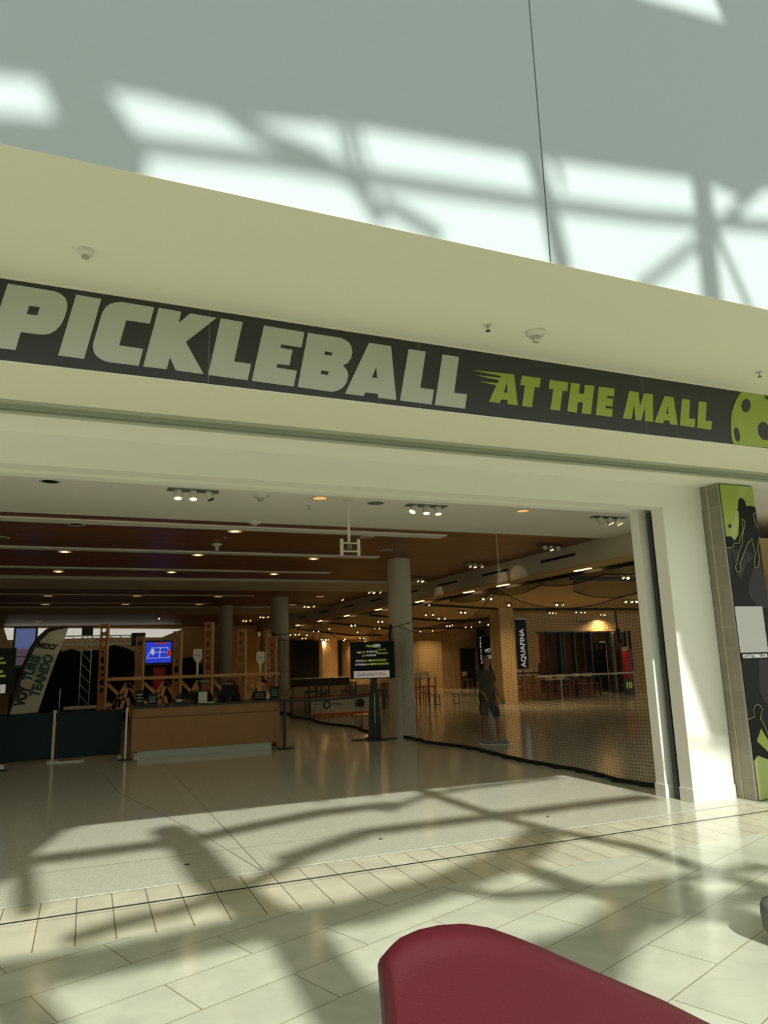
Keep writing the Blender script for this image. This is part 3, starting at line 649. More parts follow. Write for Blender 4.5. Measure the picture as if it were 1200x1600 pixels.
# lighting truss
lt = thing('lighting_truss', 'grey lattice lighting truss tower and crossbar behind the flag', 'truss', (onY(136, 1100, 24).x, 24, 0))
def truss(a, b_, s, name):
    a = Vector(a); b_ = Vector(b_); t = (b_-a); n = max(2, int(t.length/s)); q = MB()
    e = (Vector((0,0,1)) if abs(t.normalized().z) < .5 else Vector((1,0,0)))*s/2; f_ = Vector((0,1,0))*s/2
    cs = [e+f_, e-f_, -e-f_, -e+f_]
    for c in cs: q.bar(a+c, b_+c, .025)
    for i in range(n):
        p0 = a+t*(i/n); p1 = a+t*((i+1)/n)
        q.bar(p0+cs[0], p1+cs[3], .014); q.bar(p0+cs[1], p1+cs[2], .014); q.bar(p0+cs[1], p1+cs[0], .014)
    q.build(name, M['metal'], lt)
ta = onY(136, 1000, 24); truss((ta.x, 24, 0), (ta.x, 24, ta.z+.25), .28, 'tower'); tb = onY(96, 1001, 24); tc_ = onY(216, 997, 24)
truss((tb.x, 24, tb.z), (tc_.x, 24, tb.z), .26, 'crossbar'); MB().box(ta.x-.16, 23.8, ta.z+.15, ta.x+.16, 24.2, ta.z+.4).build('head_block', M['black'], lt); MB().box(tc_.x-.2, 23.8, tb.z-.2, tc_.x+.2, 24.2, tb.z+.2).build('corner_block', M['black'], lt)
MB().box(ta.x-.35, 23.65, 0, ta.x+.35, 24.35, .03).build('base_plate', M['black'], lt)
# long low table
t = thing('folding_table', 'pale folding table edge visible above the dark barrier', 'table', (onY(132, 1100, 19.0).x, 19.0, 0))
part(MB().box(-.45, -.35, .78, .6, .35, .82), 'tabletop', M['letter'], t)
for a in (-.4, .5):
    for b_ in (-.3, .3): part(MB().tube([(a, b_, 0), (a, b_, .78)], .015), 'leg', M['black'], t)

# stanchion + belt right of the counter
t = thing('stanchion', 'black retractable-belt stanchion at the right end of the counter', 'stanchion', (onY(445, 1168, 14.8).x, 14.8, 0)); sxp = t.location.x
part(MB().tube([(0, 0, .02), (0, 0, .98)], .032, 14), 'pole', M['black'], t, smooth='auto'); part(MB().lathe([(.17, 0), (.17, .015), (.04, .035)]), 'base', M['black'], t)
bl_ = MB(); bp = [(sxp+(pt.x-.05-sxp)*k/10, 14.8+.4*k/10, .95-.035*math.sin(math.pi*k/10)) for k in range(11)]
for a, b_ in zip(bp, bp[1:]): bl_.bar(a, b_, .004, .05)
part_b = bl_.build('belt', M['black'], t)
part(MB().box(-.04, -.03, .93, .04, .03, .975), 'belt_clip', M['black'], t)

# ================================================================== COURT SIDE
# white barrier with the printed logos
b0 = onZ(487, 1117); b1 = onZ(584, 1113)
by = 22.3
bA = onY(487, 1115, by); bB = onY(584, 1113, by)
t = thing('court_barrier', 'white printed court barrier with orange base stripe behind the belt', 'barrier', (bA.x, by, 0)); w = bB.x-bA.x
zt = onY(535, 1089, by).z; zb = .02
part(MB().box(0, 0, zb, w, .05, zt), 'banner', M['banner'], t); part(MB().box(0, -.008, zb, w, 0, .09), 'stripe', M['orange'], t)
for k in (0, .33, .66, 1): part(MB().box(w*k-.03, -.02, 0, w*k+.03, .3, .03), 'foot', M['black'], t)
zc = (zt+.1)/2+.02
def ring(cx, cz, r0, r1): return [[(cx+r1*math.cos(a), cz+r1*math.sin(a)) for a in [2*math.pi*k/24 for k in range(24)]], [(cx+r0*math.cos(a), cz+r0*math.sin(a)) for a in [2*math.pi*k/24 for k in range(24)]]]
o = shape('ring_logo', ring(w*.24, zc, .08, .13), -.008, M['textdark']); o.parent = t
part(MB().box(w*.32, -.01, zc+.01, w*.46, -.006, zc+.03).box(w*.32, -.01, zc-.03, w*.48, -.006, zc-.01), 'logo_words', M['textdark'], t)
o = shape('round_logo', [ring(w*.78, zc, .05, .14)[0]], -.008, M['textdark']); o.parent = t
part(MB().bar((w*.69, -.012, zc+.14), (w*.71, -.012, zc-.13), .01, .03, up=(0,1,0)), 'logo_stroke', M['textdark'], t)
# far rink-like boards with orange stripe
t = thing('court_barrier', 'distant pale court boards with a thin orange stripe left of the pillar', 'barrier', (onY(455, 1080, 33).x, 33, 0)); w = onY(600, 1080, 33).x-t.location.x
zz = onY(500, 1072, 33).z
part(MB().box(0, 0, 0, w, .06, zz), 'board', M['banner'], t); part(MB().box(0, -.01, .02, w, 0, .1), 'stripe', M['orange'], t)
# metal bench frames between
def bench(px0, px1, lab, Y=21.0):
    a = onY(px0, 1085, Y); b_ = onY(px1, 1080, Y); w = b_.x-a.x; zt = onY(px0, 1067, Y).z
    t = thing('metal_frame_bench', lab, 'bench', (a.x, Y, 0)); q = MB()
    for x in (0, w*.35, w*.6, w): q.bar((x, 0, 0), (x, 0, zt), .04)
    for d in (.45,):
        for x in (0, w): q.bar((x, d, 0), (x, d, zt*.7), .04); q.bar((x, 0, zt*.7), (x, d, zt*.7), .04)
    q.bar((0, 0, zt), (w, 0, zt), .04)
    q.bar((0, 0, zt*.5), (w, 0, zt*.5), .03); part(q, 'frame', M['black'], t)
    part(MB().box(0, 0, zt*.68, w*.45, .45, zt*.73), 'seat', M['black'], t); part(MB().box(w*.6, 0, zt*.6, w, .45, zt*.65), 'shelf', M['black'], t)
    part(MB().box(0, -.02, zt*.42, w*.8, .02, zt*.47), 'stretcher', M['black'], t)
bench(483, 514, 'black metal frame bench left of the square pillar', 24.0); bench(541, 556, 'black metal frame bench directly left of the price screen stand', 24.0); bench(597, 606, 'narrow black frame bench between price screen stand and round column', 24.0)

# doorways / dark storefronts on the back walls
def dark_door(n, x0, x1, z1, Y, frame='doorblack', extra=None):
    t = MB().box(x0, Y-.03, 0, x1, Y-.001, z1).build('door_%d' % n, M['doorblack']); tag(t, kind='structure')
    MB().box(x0-.06, Y-.05, 0, x0, Y, z1+.06).box(x1, Y-.05, 0, x1+.06, Y, z1+.06).box(x0-.06, Y-.05, z1, x1+.06, Y, z1+.06).build('door_frame', mat('door_frame_%d' % n, (60, 44, 26), .6), t)
pa = onY(722, 1077, 36.2); pb = onY(740, 1019, 36.2); dark_door(1, pa.x, pb.x, 2.1, 36.2)
for n, (x0, x1, y1) in enumerate(((455, 513, 1001), (530, 600, 1001), (641, 663, 1008)), 2):
    Y = 46.9; a = onY(x0, 1070, Y); b_ = onY(x1, y1, Y); dark_door(n, a.x, b_.x, b_.z, Y)
t = thing('shop_counter', 'long pale counter ledge across the dark storefront far behind the belt', 'counter', (onY(455, 1060, 44).x, 44, 0)); w = onY(552, 1060, 44).x-t.location.x
part(MB().box(0, 0, onY(500, 1059, 44).z-.03, w, .5, onY(500, 1059, 44).z), 'ledge', M['letter'], t); part(MB().box(.2, .1, 0, w-.2, .45, onY(500, 1059, 44).z-.03), 'body', M['posterblack'], t)
# hanging banners
def drop_banner(lab, px0, px1, pyt, pyb, Y, txt):
    a = onY(px0, pyb, Y); b_ = onY(px1, pyt, Y); w = b_.x-a.x; h = b_.z-a.z
    t = thing('tall_banner', lab, 'banner', (a.x+w/2, Y, a.z))
    part(MB().box(-w/2, -.01, 0, w/2, .01, h), 'cloth', mat('banner_navy', (14, 26, 44), .7), t)
    part(MB().box(-w/2-.02, -.03, h, w/2+.02, .03, h+.05), 'top_bar', M['metal'], t)
    o = writing('text', txt, M['text'], None, w*.62, wallmtx(.02, -.014, h*.5, math.pi/2), xs=h*.72/(w*.62*len(txt)*.68), bold=.02); o.parent = t
    return t
drop_banner('dark banner with vertical pale lettering just right of the square pillar', 811, 821, 968, 1058, 25.265, 'AQUAFINA')
drop_banner('dark banner partly hidden behind the travel poster left of the pillar', 748, 757, 982, 1050, 35.8, 'AQUAFINA')
a = onY(756, 1068, 35.2); b_ = onY(784, 993, 35.2); w = b_.x-a.x; h = b_.z-a.z
t = thing('travel_poster', 'dark travel poster with bold white lettering left of the square pillar', 'poster', (a.x+w/2, 35.2, 0))
part(MB().box(-w/2, 0, a.z, w/2, .04, b_.z), 'panel', M['posterblack'], t)
for s, zz, sz in (('VOYTURIS', .70, .30), ('TEANDO', .56, .28)):
    o = writing('text', s, M['text'], None, sz, wallmtx(.02, -.01, a.z+h*zz, .15), bold=.03, xs=.72); o.parent = t
q = MB()
for k in range(9): q.ball((rng.uniform(-.3,.35)*w, -.01, a.z+h*rng.uniform(.1,.45)), rng.uniform(.05,.12), 8, (1,.05,.8))
part(q, 'picture_shapes', M['flaggreen'], t); part(MB().tube([(-w*.4, .1, 0), (-w*.4, .1, a.z+.2)], .02).tube([(w*.4, .1, 0), (w*.4, .1, a.z+.2)], .02), 'leg', M['black'], t)
# shop front on the right
sf = thing('glass_shopfront', 'dark-framed folding glass shopfront open onto the court at the right', 'shopfront', (17.1, 25.4, 0))
fx = lambda px: onY(px, 1030, 25.3).x
q = MB(); zt = 2.62
MB().box(17.1, 25.25, zt-.06, 20.85, 25.35, zt).build('head', M['black'], sf)
for px, w_, d in ((855, .05, .1), (876, .1, .3), (881, .08, .3), (898, .08, .25), (912, .04, .1), (924, .05, .12), (955, .09, .3), (963, .05, .1), (979, .04, .1), (986, .05, .1)):
    MB().box(fx(px)-w_/2, 25.2, 0, fx(px)+w_/2, 25.2+d, zt).build('mullion', M['black'], sf)
gl = bpy.data.materials.new('tinted_glass'); gl.use_nodes = True; gb = gl.node_tree.nodes['Principled BSDF']; gb.inputs['Base Color'].default_value = (.45,.42,.38,1); gb.inputs['Transmission Weight'].default_value = 1; gb.inputs['Roughness'].default_value = .02; gb.inputs['IOR'].default_value = 1.1
for p0, p1 in ((857, 874), (965, 978)): MB().box(fx(p0), 25.28, .05, fx(p1), 25.29, zt-.06).build('glass_pane', gl, sf)
struct(MB().box(fx(900), 28.5, 1.3, fx(912), 28.59, 3.0), 'wall_shop.003', M['shoplight'])
t = thing('bookcase', 'dark shelving unit with pale picture inside the shop at the right', 'shelf', (onY(945, 1085, 27.8).x, 27.8, 0))
part(MB().box(-.45, 0, 0, .45, .4, 1.75), 'carcass', M['posterblack'], t)
for z in (.35, .8, 1.25, 1.7): part(MB().box(-.42, -.02, z, .42, .05, z+.03), 'shelf', M['shopwood'], t)
t2 = thing('framed_picture', 'bright framed picture above the dark shelving in the shop', 'picture', (onY(943, 1012, 28.5).x, 28.56, onY(943, 1016, 28.4).z))
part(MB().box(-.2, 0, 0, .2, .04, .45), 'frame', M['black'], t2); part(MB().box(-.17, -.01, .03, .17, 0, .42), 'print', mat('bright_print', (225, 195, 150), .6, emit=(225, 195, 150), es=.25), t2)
t2 = thing('framed_picture', 'wide dark picture with pale leaf shapes on top of the shelving', 'picture', (onY(944, 1030, 27.7).x, 27.7, 1.76))
part(MB().box(-.5, 0, 0, .5, .04, .4), 'frame', M['black'], t2)
q = MB()
for k, c in enumerate((-.35, -.1, .2, .38)): q.ball((c, -.01, .2), .09, 8, (.8, .1, 1.6))
part(q, 'leaf_shape', M['chairpale'], t2)
writing('wall_lettering', 'YI CIDOOI', M['textdark'], None, .3, wallmtx(onY(913, 973, 25.28).x, 25.28, onY(913, 973, 25.28).z), xs=.62); tag(bpy.data.objects['wall_lettering'], 'dark shop name lettering on the wall above the shopfront', 'lettering')
rp = thing('advertising_stand', 'tall red advertising panel beside the shopfront at the right', 'panel', (fx(970), 24.8, 0))
part(MB().box(-.17, 0, 0, .17, .2, onY(967, 1014, 24.8).z), 'panel', M['red'], rp); part(MB().box(-.2, -.05, 0, .2, .25, .04), 'base', M['black'], rp); part(MB().box(-.3, -.01, onY(967, 1017, 24.8).z-.02, -.02, .0, onY(967, 1011, 24.8).z), 'pale_label', M['chairpale'], rp)
rs = thing('round_sign', 'round black sign with lime figure leaning near the net post', 'sign', (onY(984, 1086, 23.8).x, 23.8, 0))
part(MB().tube([(0, 0, .38), (0, .05, .38)], .3, 24), 'disc', M['black'], rs); o = writing('figure', '10', M['textlime'], None, .34, wallmtx(0, -.01, .38), bold=.03); o.parent = rs; part(MB().box(-.2, 0, 0, .2, .08, .09), 'base', M['black'], rs)
# pickleball net
ny = 23.45; n0 = onY(879, 1093, ny); n1 = onY(994, 1088, ny); nw = n1.x-n0.x
pn = thing('pickleball_net', 'low pickleball net with white top band and white posts on the far court', 'net', (n0.x, ny, 0))
part(MB().box(-1.05, -.012, .86, nw, .012, .93), 'top_band', M['letter'], pn)
for x in (0, nw): part(MB().tube([(x, 0, 0), (x, 0, .93)], .025), 'post', M['letter'], pn)
part(MB().bar((-1.05, 0, .05), (nw, 0, .05), .03), 'base_rail', M['black'], pn)
q = MB()
for i in range(60): x = -1.05+(nw+1.05)*i/59; q.bar((x, 0, .05), (x, 0, .86), .004)
for j in range(14): z = .08+.056*j; q.bar((-1.05, 0, z), (nw, 0, z), .004)
part(q, 'mesh', M['net'], pn); part(MB().tube([(nw, 0, .9), (nw+.1, -.1, .75), (nw+.12, -.1, .0)], .02), 'side_brace', M['letter'], pn)
# court lines on the floor
cl = MB()
for a_, b_ in (((813,1095),(997,1107)), ((811,1096),(811,1098))): p0 = onZ(*a_); p1 = onZ(*b_); cl.bar((p0.x, p0.y, .001), (p1.x, p1.y, .001), .05, .001) if (p1-p0).length > .3 else None
struct(cl, 'trim_%d' % nt_, M['letter']); nt_ += 1
# chairs and high tables round the court
def chair_proto(lab, loc, rz, m, h=.9, seat=.5, grp=None):
    t = thing('wooden_chair', lab, 'chair', loc, rz, grp)
    part(MB().box(-.2, -.2, seat-.03, .2, .2, seat), 'seat', M[m], t)
    part(MB().box(-.2, .17, h-.22, .2, .2, h), 'backrest', M['chairpale'], t)
    for a in (-.18, .18):
        part(MB().bar((a, -.18, 0), (a, -.18, seat-.03), .035), 'leg', M[m], t)
        part(MB().bar((a, .185, 0), (a, .185, h-.03), .035), 'leg', M[m], t)
    part(MB().bar((-.18, -.18, .2), (.18, -.18, .2), .025), 'stretcher', M[m], t); part(MB().bar((-.18, .18, .3), (.18, .18, .3), .025), 'stretcher', M[m], t)
    return t
c0 = None
for px, py, Y, lab in ((864, 1085, 24.4, 'pale-backed wooden chair behind the net at its left end'), (882, 1085, 24.9, 'pale-backed wooden chair second from the left behind the net'), (908, 1083, 24.9, 'pale-backed wooden chair near the middle of the net'), (925, 1084, 25.0, 'dark wooden chair right of the net middle'),
                       (820, 1096, 24.2, 'tall wooden chair under the dark banner, left of the two'), (831, 1096, 24.6, 'tall wooden chair under the dark banner, right of the two'), (652, 1103, 25.2, 'stacked wooden high chair just right of the round column'), (668, 1101, 25.8, 'wooden high chair second from the round column'), (731, 1075, 34.9, 'small pale stool-like chair in front of the far dark door')):
    x = onY(px, py, Y).x
    if c0 is None: c0 = chair_proto(lab, (x, Y, 0), .1, 'chairwood'); o = c0
    else:
        o = copy_tree(c0); o.location = (x, Y, 0); o.rotation_euler = (0, 0, rng.uniform(-.5, .5)); o['label'] = lab
    if 'high' in lab or 'tall' in lab: o.scale = (1.1, 1.1, 1.3)
for px, Y, lab, w in ((868, 24.0, 'pale cafe table behind the net at its left end', .5), (918, 24.15, 'dark cafe table behind the net at its middle', .5), (826, 24.0, 'dark topped cafe table under the banner beside the square pillar', .4), (661, 24.9, 'pale topped high table next to the round column', .45)):
    t = thing('cafe_table', lab, 'table', (onY(px, 1080, Y).x, Y, 0)); h = 1.05 if 'high' in lab or 'banner' in lab else .78
    part(MB().box(-w, -w*.7, h-.04, w, w*.7, h), 'tabletop', M['chairpale' if 'pale' in lab else 'posterblack'], t)
    for a in (-w+.05, w-.05):
        for b_ in (-w*.6, w*.6): part(MB().bar((a, b_, 0), (a, b_, h-.04), .04), 'leg', M['chairwood'], t)
for px, lab in ((683, 'small black ball-cart frame on the court left of the door'), (714, 'small black ball-cart frame on the court near the player')):
    Y = 24; t = thing('cart_frame', lab, 'cart', (onY(px, 1100, Y).x, Y, 0)); w = .12
    part(MB().bar((-w, 0, 0), (-w*.8, 0, .4), .03).bar((w, 0, 0), (w*.8, 0, .4), .03).bar((-w, 0, .05), (w, 0, .05), .03), 'frame', M['black'], t); part(MB().bar((-w*.8, 0, .4), (-w*.8-.35, .1, .46), .02), 'handle', M['black'], t)

# ================================================================== NETTING
def netsheet(name, path, tops, sag, lab, cell=.05, th=.0035, z0=.0, pleat=.05, cat='net', hem=None, hgt=3.0):
    """hanging cord net along a plan path; tops: (s, z) heights of the head rope"""
    pts = [Vector((x, y, 0)) for x, y in path]; d = [0]
    for a, b_ in zip(pts, pts[1:]): d.append(d[-1]+(b_-a).length)
    Lh = d[-1]; n = int(Lh/cell)
    def at(s):
        for i in range(len(d)-1):
            if s <= d[i+1] or i == len(d)-2:
                k = (s-d[i])/(d[i+1]-d[i]); return pts[i].lerp(pts[i+1], k), (pts[i+1]-pts[i]).normalized()
    def top(s):
        for i in range(len(tops)-1):
            if tops[i][0] <= s <= tops[i+1][0]:
                k = (s-tops[i][0])/(tops[i+1][0]-tops[i][0]); zl = tops[i][1]*(1-k)+tops[i+1][1]*k
                return zl - sag[i]*4*k*(1-k)
        return tops[-1][1]
    m = int(hgt/cell); grid = []
    for i in range(n+1):
        s = Lh*i/n; p, t = at(s); nr = Vector((-t.y, t.x, 0)); zt = top(s); col = []
        for j in range(m+1):
            k = j/m; zb0 = hem(s) if hem else z0; z = zb0+(zt-zb0)*k
            w = pleat*(1-k*.6)*math.sin(s*2.3+.6*math.sin(s*.9)) + .012*math.sin(s*9+z*3)
            col.append(p+nr*w+Vector((0, 0, z)))
        grid.append(col)
    bm = bmesh.new()
    def cord(a, b_, w):
        t = b_-a
        if t.length < 1e-5: return
        t.normalize(); up = Vector((0,0,1)) if abs(t.z) < .9 else Vector((1,0,0)); x = t.cross(up).normalized()*w; y = t.cross(x).normalized()*w
        q = [x, -x*.5+y*.87, -x*.5-y*.87]
        A_ = [bm.verts.new(a+v_) for v_ in q]; B_ = [bm.verts.new(b_+v_) for v_ in q]
        for i in range(3): bm.faces.new((A_[i], A_[(i+1)%3], B_[(i+1)%3], B_[i]))
    for i in range(n+1):
        for j in range(m): cord(grid[i][j], grid[i][j+1], th/2)
    for j in range(m+1):
        for i in range(n): cord(grid[i][j], grid[i+1][j], th/2)
    me = bpy.data.meshes.new('cord_mesh'); bm.to_mesh(me); bm.free()
    t = thing(name, lab, cat, (pts[0].x, pts[0].y, 0))
    link('cord_mesh', me, M['net'], t)
    MB().tube([g[-1] for g in grid], .008, 6).build('head_rope', M['net'], t)
    if hem:
        MB().tube([g[0] for g in grid], .012, 6).build('hem_rope', M['net'], t); return t, grid
    q = MB().tube([g[0]+Vector((0, 0, .03)) for g in grid], .03, 8); q.tube([g[0]+Vector((.05*math.sin(i*.7), .05, .015)) for i, g in enumerate(grid)], .018, 6)
    q.build('gathered_hem', M['net'], t)
    return t, grid
pth = [(7.0, 7.52), (6.86, 8.3), (6.8, 9.8), (6.85, 11.2), (6.75, 13.2), (6.52, 15.1)]
Ls = sum(math.dist(a, b_) for a, b_ in zip(pth, pth[1:]))
ap = onX(768, 921, 6.87)
s_ap = 0
def s_of(y):
    s = 0
    for a, b_ in zip(pth, pth[1:]):
        if b_[1] >= y: return s+math.dist(a, b_)*(y-a[1])/(b_[1]-a[1])
        s += math.dist(a, b_)
zr0 = onY(1002, 922, 7.6).z
netsheet('court_netting', pth, [(0, zr0+.05), (s_of(11.2), onY(768, 921, 11.2).z), (Ls+.01, onY(628, 978, 15.1).z)], [.32, .42], 'black cord netting hung between the white portal and the round column', cell=.052, th=.0042, pleat=.07)
pth2 = [(6.5, 16.3), (6.35, 18.6), (6.15, 21.2), (6.25, 25.9)]
L2_ = sum(math.dist(a, b_) for a, b_ in zip(pth2, pth2[1:]))
netsheet('court_netting', pth2, [(0, onY(628, 978, 15.8).z), (4.0, onY(523, 968, 20.1).z), (L2_+.01, onY(446, 990, 25.9).z)], [.45, .4], 'black cord netting hung between the two round columns', cell=.075, th=.006, pleat=.1)
# column ties
t = thing('column_tie', 'black rope tied round the nearer column holding the netting', 'rope', (6.93, 15.9, 2.4)); zt_ = onY(628, 975, 15.6).z-2.4
part(MB().tube([(.3*math.cos(a), .3*math.sin(a), zt_+.08*math.cos(a)) for a in [2*math.pi*k/24 for k in range(25)]], .008, 6), 'loop', M['net'], t); part(MB().tube([(-.3, -.1, zt_), (-.33, -.1, zt_-.25), (-.31, -.1, zt_-.5)], .03, 6), 'knot', M['net'], t)
t = thing('column_tie', 'black rope tied round the farther column holding the netting', 'rope', (6.62, 26.5, 2.8)); zt_ = onY(447, 988, 26.2).z-2.8
part(MB().tube([(.345*math.cos(a), .345*math.sin(a), zt_+.08*math.sin(a)) for a in [2*math.pi*k/24 for k in range(25)]], .01, 6), 'loop', M['net'], t); part(MB().tube([(-.3, -.2, zt_), (-.3, -.22, zt_-.5)], .03, 6), 'knot', M['net'], t)
# pale rope with loop carrying the middle of the net
t = thing('hanging_rope', 'thin pale rope with a loop holding up the middle of the netting', 'rope', (6.86, 11.2, CZ))
za = onY(768, 921, 11.2).z-CZ; zl = onY(768, 893, 11.2).z-CZ
part(MB().tube([(0, 0, 0), (.01, 0, zl), (.02, 0, za)], .006, 6), 'cord', M['rope'], t)
part(MB().tube([(.02+.035*math.sin(a), 0, zl-.03+.1*math.cos(a)) for a in [2*math.pi*k/16 for k in range(17)]], .005, 6), 'loop', M['rope'], t); part(MB().tube([(.02, 0, zl+.06), (.08, .05, zl+.02), (.11, .08, zl-.12)], .004, 6), 'loose_end', M['rope'], t)
# gathered netting along the bulkhead and its track
def bunch(name, lab, a, b_, drop, seed, n=70):
    rr = random.Random(seed); t = thing(name, lab, 'net', a); a = Vector(a); b_ = Vector(b_); q = MB()
    for k in range(16):
        ph = rr.uniform(0, 6); am = rr.uniform(.2, 1)
        q.tube([a.lerp(b_, i/n)+Vector((0, rr.uniform(-.05, .05), -drop*am*(abs(math.sin(i/n*math.pi*1.5+ph*.25))*.75+.15)+.02*math.sin(i*.9+ph))) for i in range(n+1)], .006, 4)
    for i in range(n*2):
        p = a.lerp(b_, i/(2*n)); q.tube([p, p+Vector((rr.uniform(-.06, .06), 0, -drop*.5)), p+Vector((rr.uniform(-.12, .12), 0, -drop*(abs(math.sin(i/(2*n)*math.pi*1.5+.6))*.75+.15)))], .004, 3)
    q.build('folds', M['net'], t)
    MB().bar(a, b_, .06, .05).build('track', M['black'], t); return t
netsheet('gathered_net', [(10.75, 14.2), (15.8, 14.25)], [(0, 3.47), (5.1, 3.47)], [0], 'bunched black netting under a black track at upper right of the court', cell=.03, th=.006, pleat=.04, hgt=.5, hem=lambda s_: 3.46-.05-.36*abs(math.sin(.5+s_*1.05))**.7)
netsheet('gathered_net', [(10.70, 11.3), (10.70, 20.5)], [(0, 3.58), (9.21, 3.56)], [0], 'bunched black netting draped along the bulkhead edge', cell=.035, th=.008, pleat=.06, hgt=.3, hem=lambda s_: 3.52-.05-.12*abs(math.sin(.9+s_*1.3)))
struct(MB().box(10.72, 14.17, 3.47, 16.2, 14.26, 3.56), 'trim_%d' % nt_, M['black']); nt_ += 1
t = thing('drop_pole', 'thin black pole hanging from the hall ceiling above the shopfront', 'pole', (onY(960, 947, 22.9).x, 22.9, 3.4))
part(MB().bar((0, 0, 0), (.05, 0, -.85), .05), 'rod', M['black'], t); part(MB().bar((.05, 0, -.75), (.2, 0, -1.35), .16, .1), 'speaker', M['black'], t)
# ================================================================== PEOPLE
def skinmesh(name, verts, edges, radii, root=0, sub=2):
    me = bpy.data.meshes.new(name); me.from_pydata([Vector(v) for v in verts], edges, [])
    o = bpy.data.objects.new('tmp', me); COL.objects.link(o)
    o.modifiers.new('s', 'SKIN'); s = o.modifiers.new('u', 'SUBSURF'); s.levels = sub; s.render_levels = sub
    sv = me.skin_vertices[0].data
    for i, r in enumerate(radii): sv[i].radius = (r if isinstance(r, tuple) else (r, r)); sv[i].use_root = (i == root)
    bpy.context.view_layer.update()
    out = bpy.data.meshes.new_from_object(o.evaluated_get(bpy.context.evaluated_depsgraph_get()))
    bpy.data.objects.remove(o); bpy.data.meshes.remove(me)
    return out
def merge(name, meshes, m, parent):
    bm = bmesh.new()
    for x in meshes: bm.from_mesh(x); bpy.data.meshes.remove(x)
    me = bpy.data.meshes.new(name); bm.to_mesh(me); bm.free()
    for p in me.polygons: p.use_smooth = True
    o = link(name, me, m); o.parent = parent; return o
def chain(pts, radii, name='c'): return skinmesh(name, pts, [(i, i+1) for i in range(len(pts)-1)], radii)
def hand(wr, dirv, palm_n, curl=.5, s=1):
    """palm + five separate fingers; returns list of meshes"""
    d = Vector(dirv).normalized(); n = Vector(palm_n).normalized(); sd_ = d.cross(n).normalized(); wr = Vector(wr); ms = []
    ms.append(chain([wr, wr+d*.045*s, wr+d*.085*s], [(.024*s, .017*s), (.036*s, .016*s), (.038*s, .014*s)]))
    for k, (off, ln) in enumerate(((-.028, .068), (-.009, .078), (.010, .072), (.028, .056))):
        b_ = wr+d*.08*s+sd_*off*s; p1 = b_+(d*math.cos(curl*.5)+n*math.sin(curl*.5))*ln*.45*s; p2 = p1+(d*math.cos(curl*1.3)+n*math.sin(curl*1.3))*ln*.32*s; p3 = p2+(d*math.cos(curl*2)+n*math.sin(curl*2))*ln*.25*s
        ms.append(chain([b_, p1, p2, p3], [.0095*s, .009*s, .0082*s, .007*s]))
    b_ = wr+d*.025*s-sd_*.03*s; p1 = b_+(d*.6-sd_*.7+n*.3).normalized()*.035*s; p2 = p1+(d*.9-sd_*.2+n*.4).normalized()*.03*s
    ms.append(chain([b_, p1, p2], [.012*s, .010*s, .008*s])); return ms
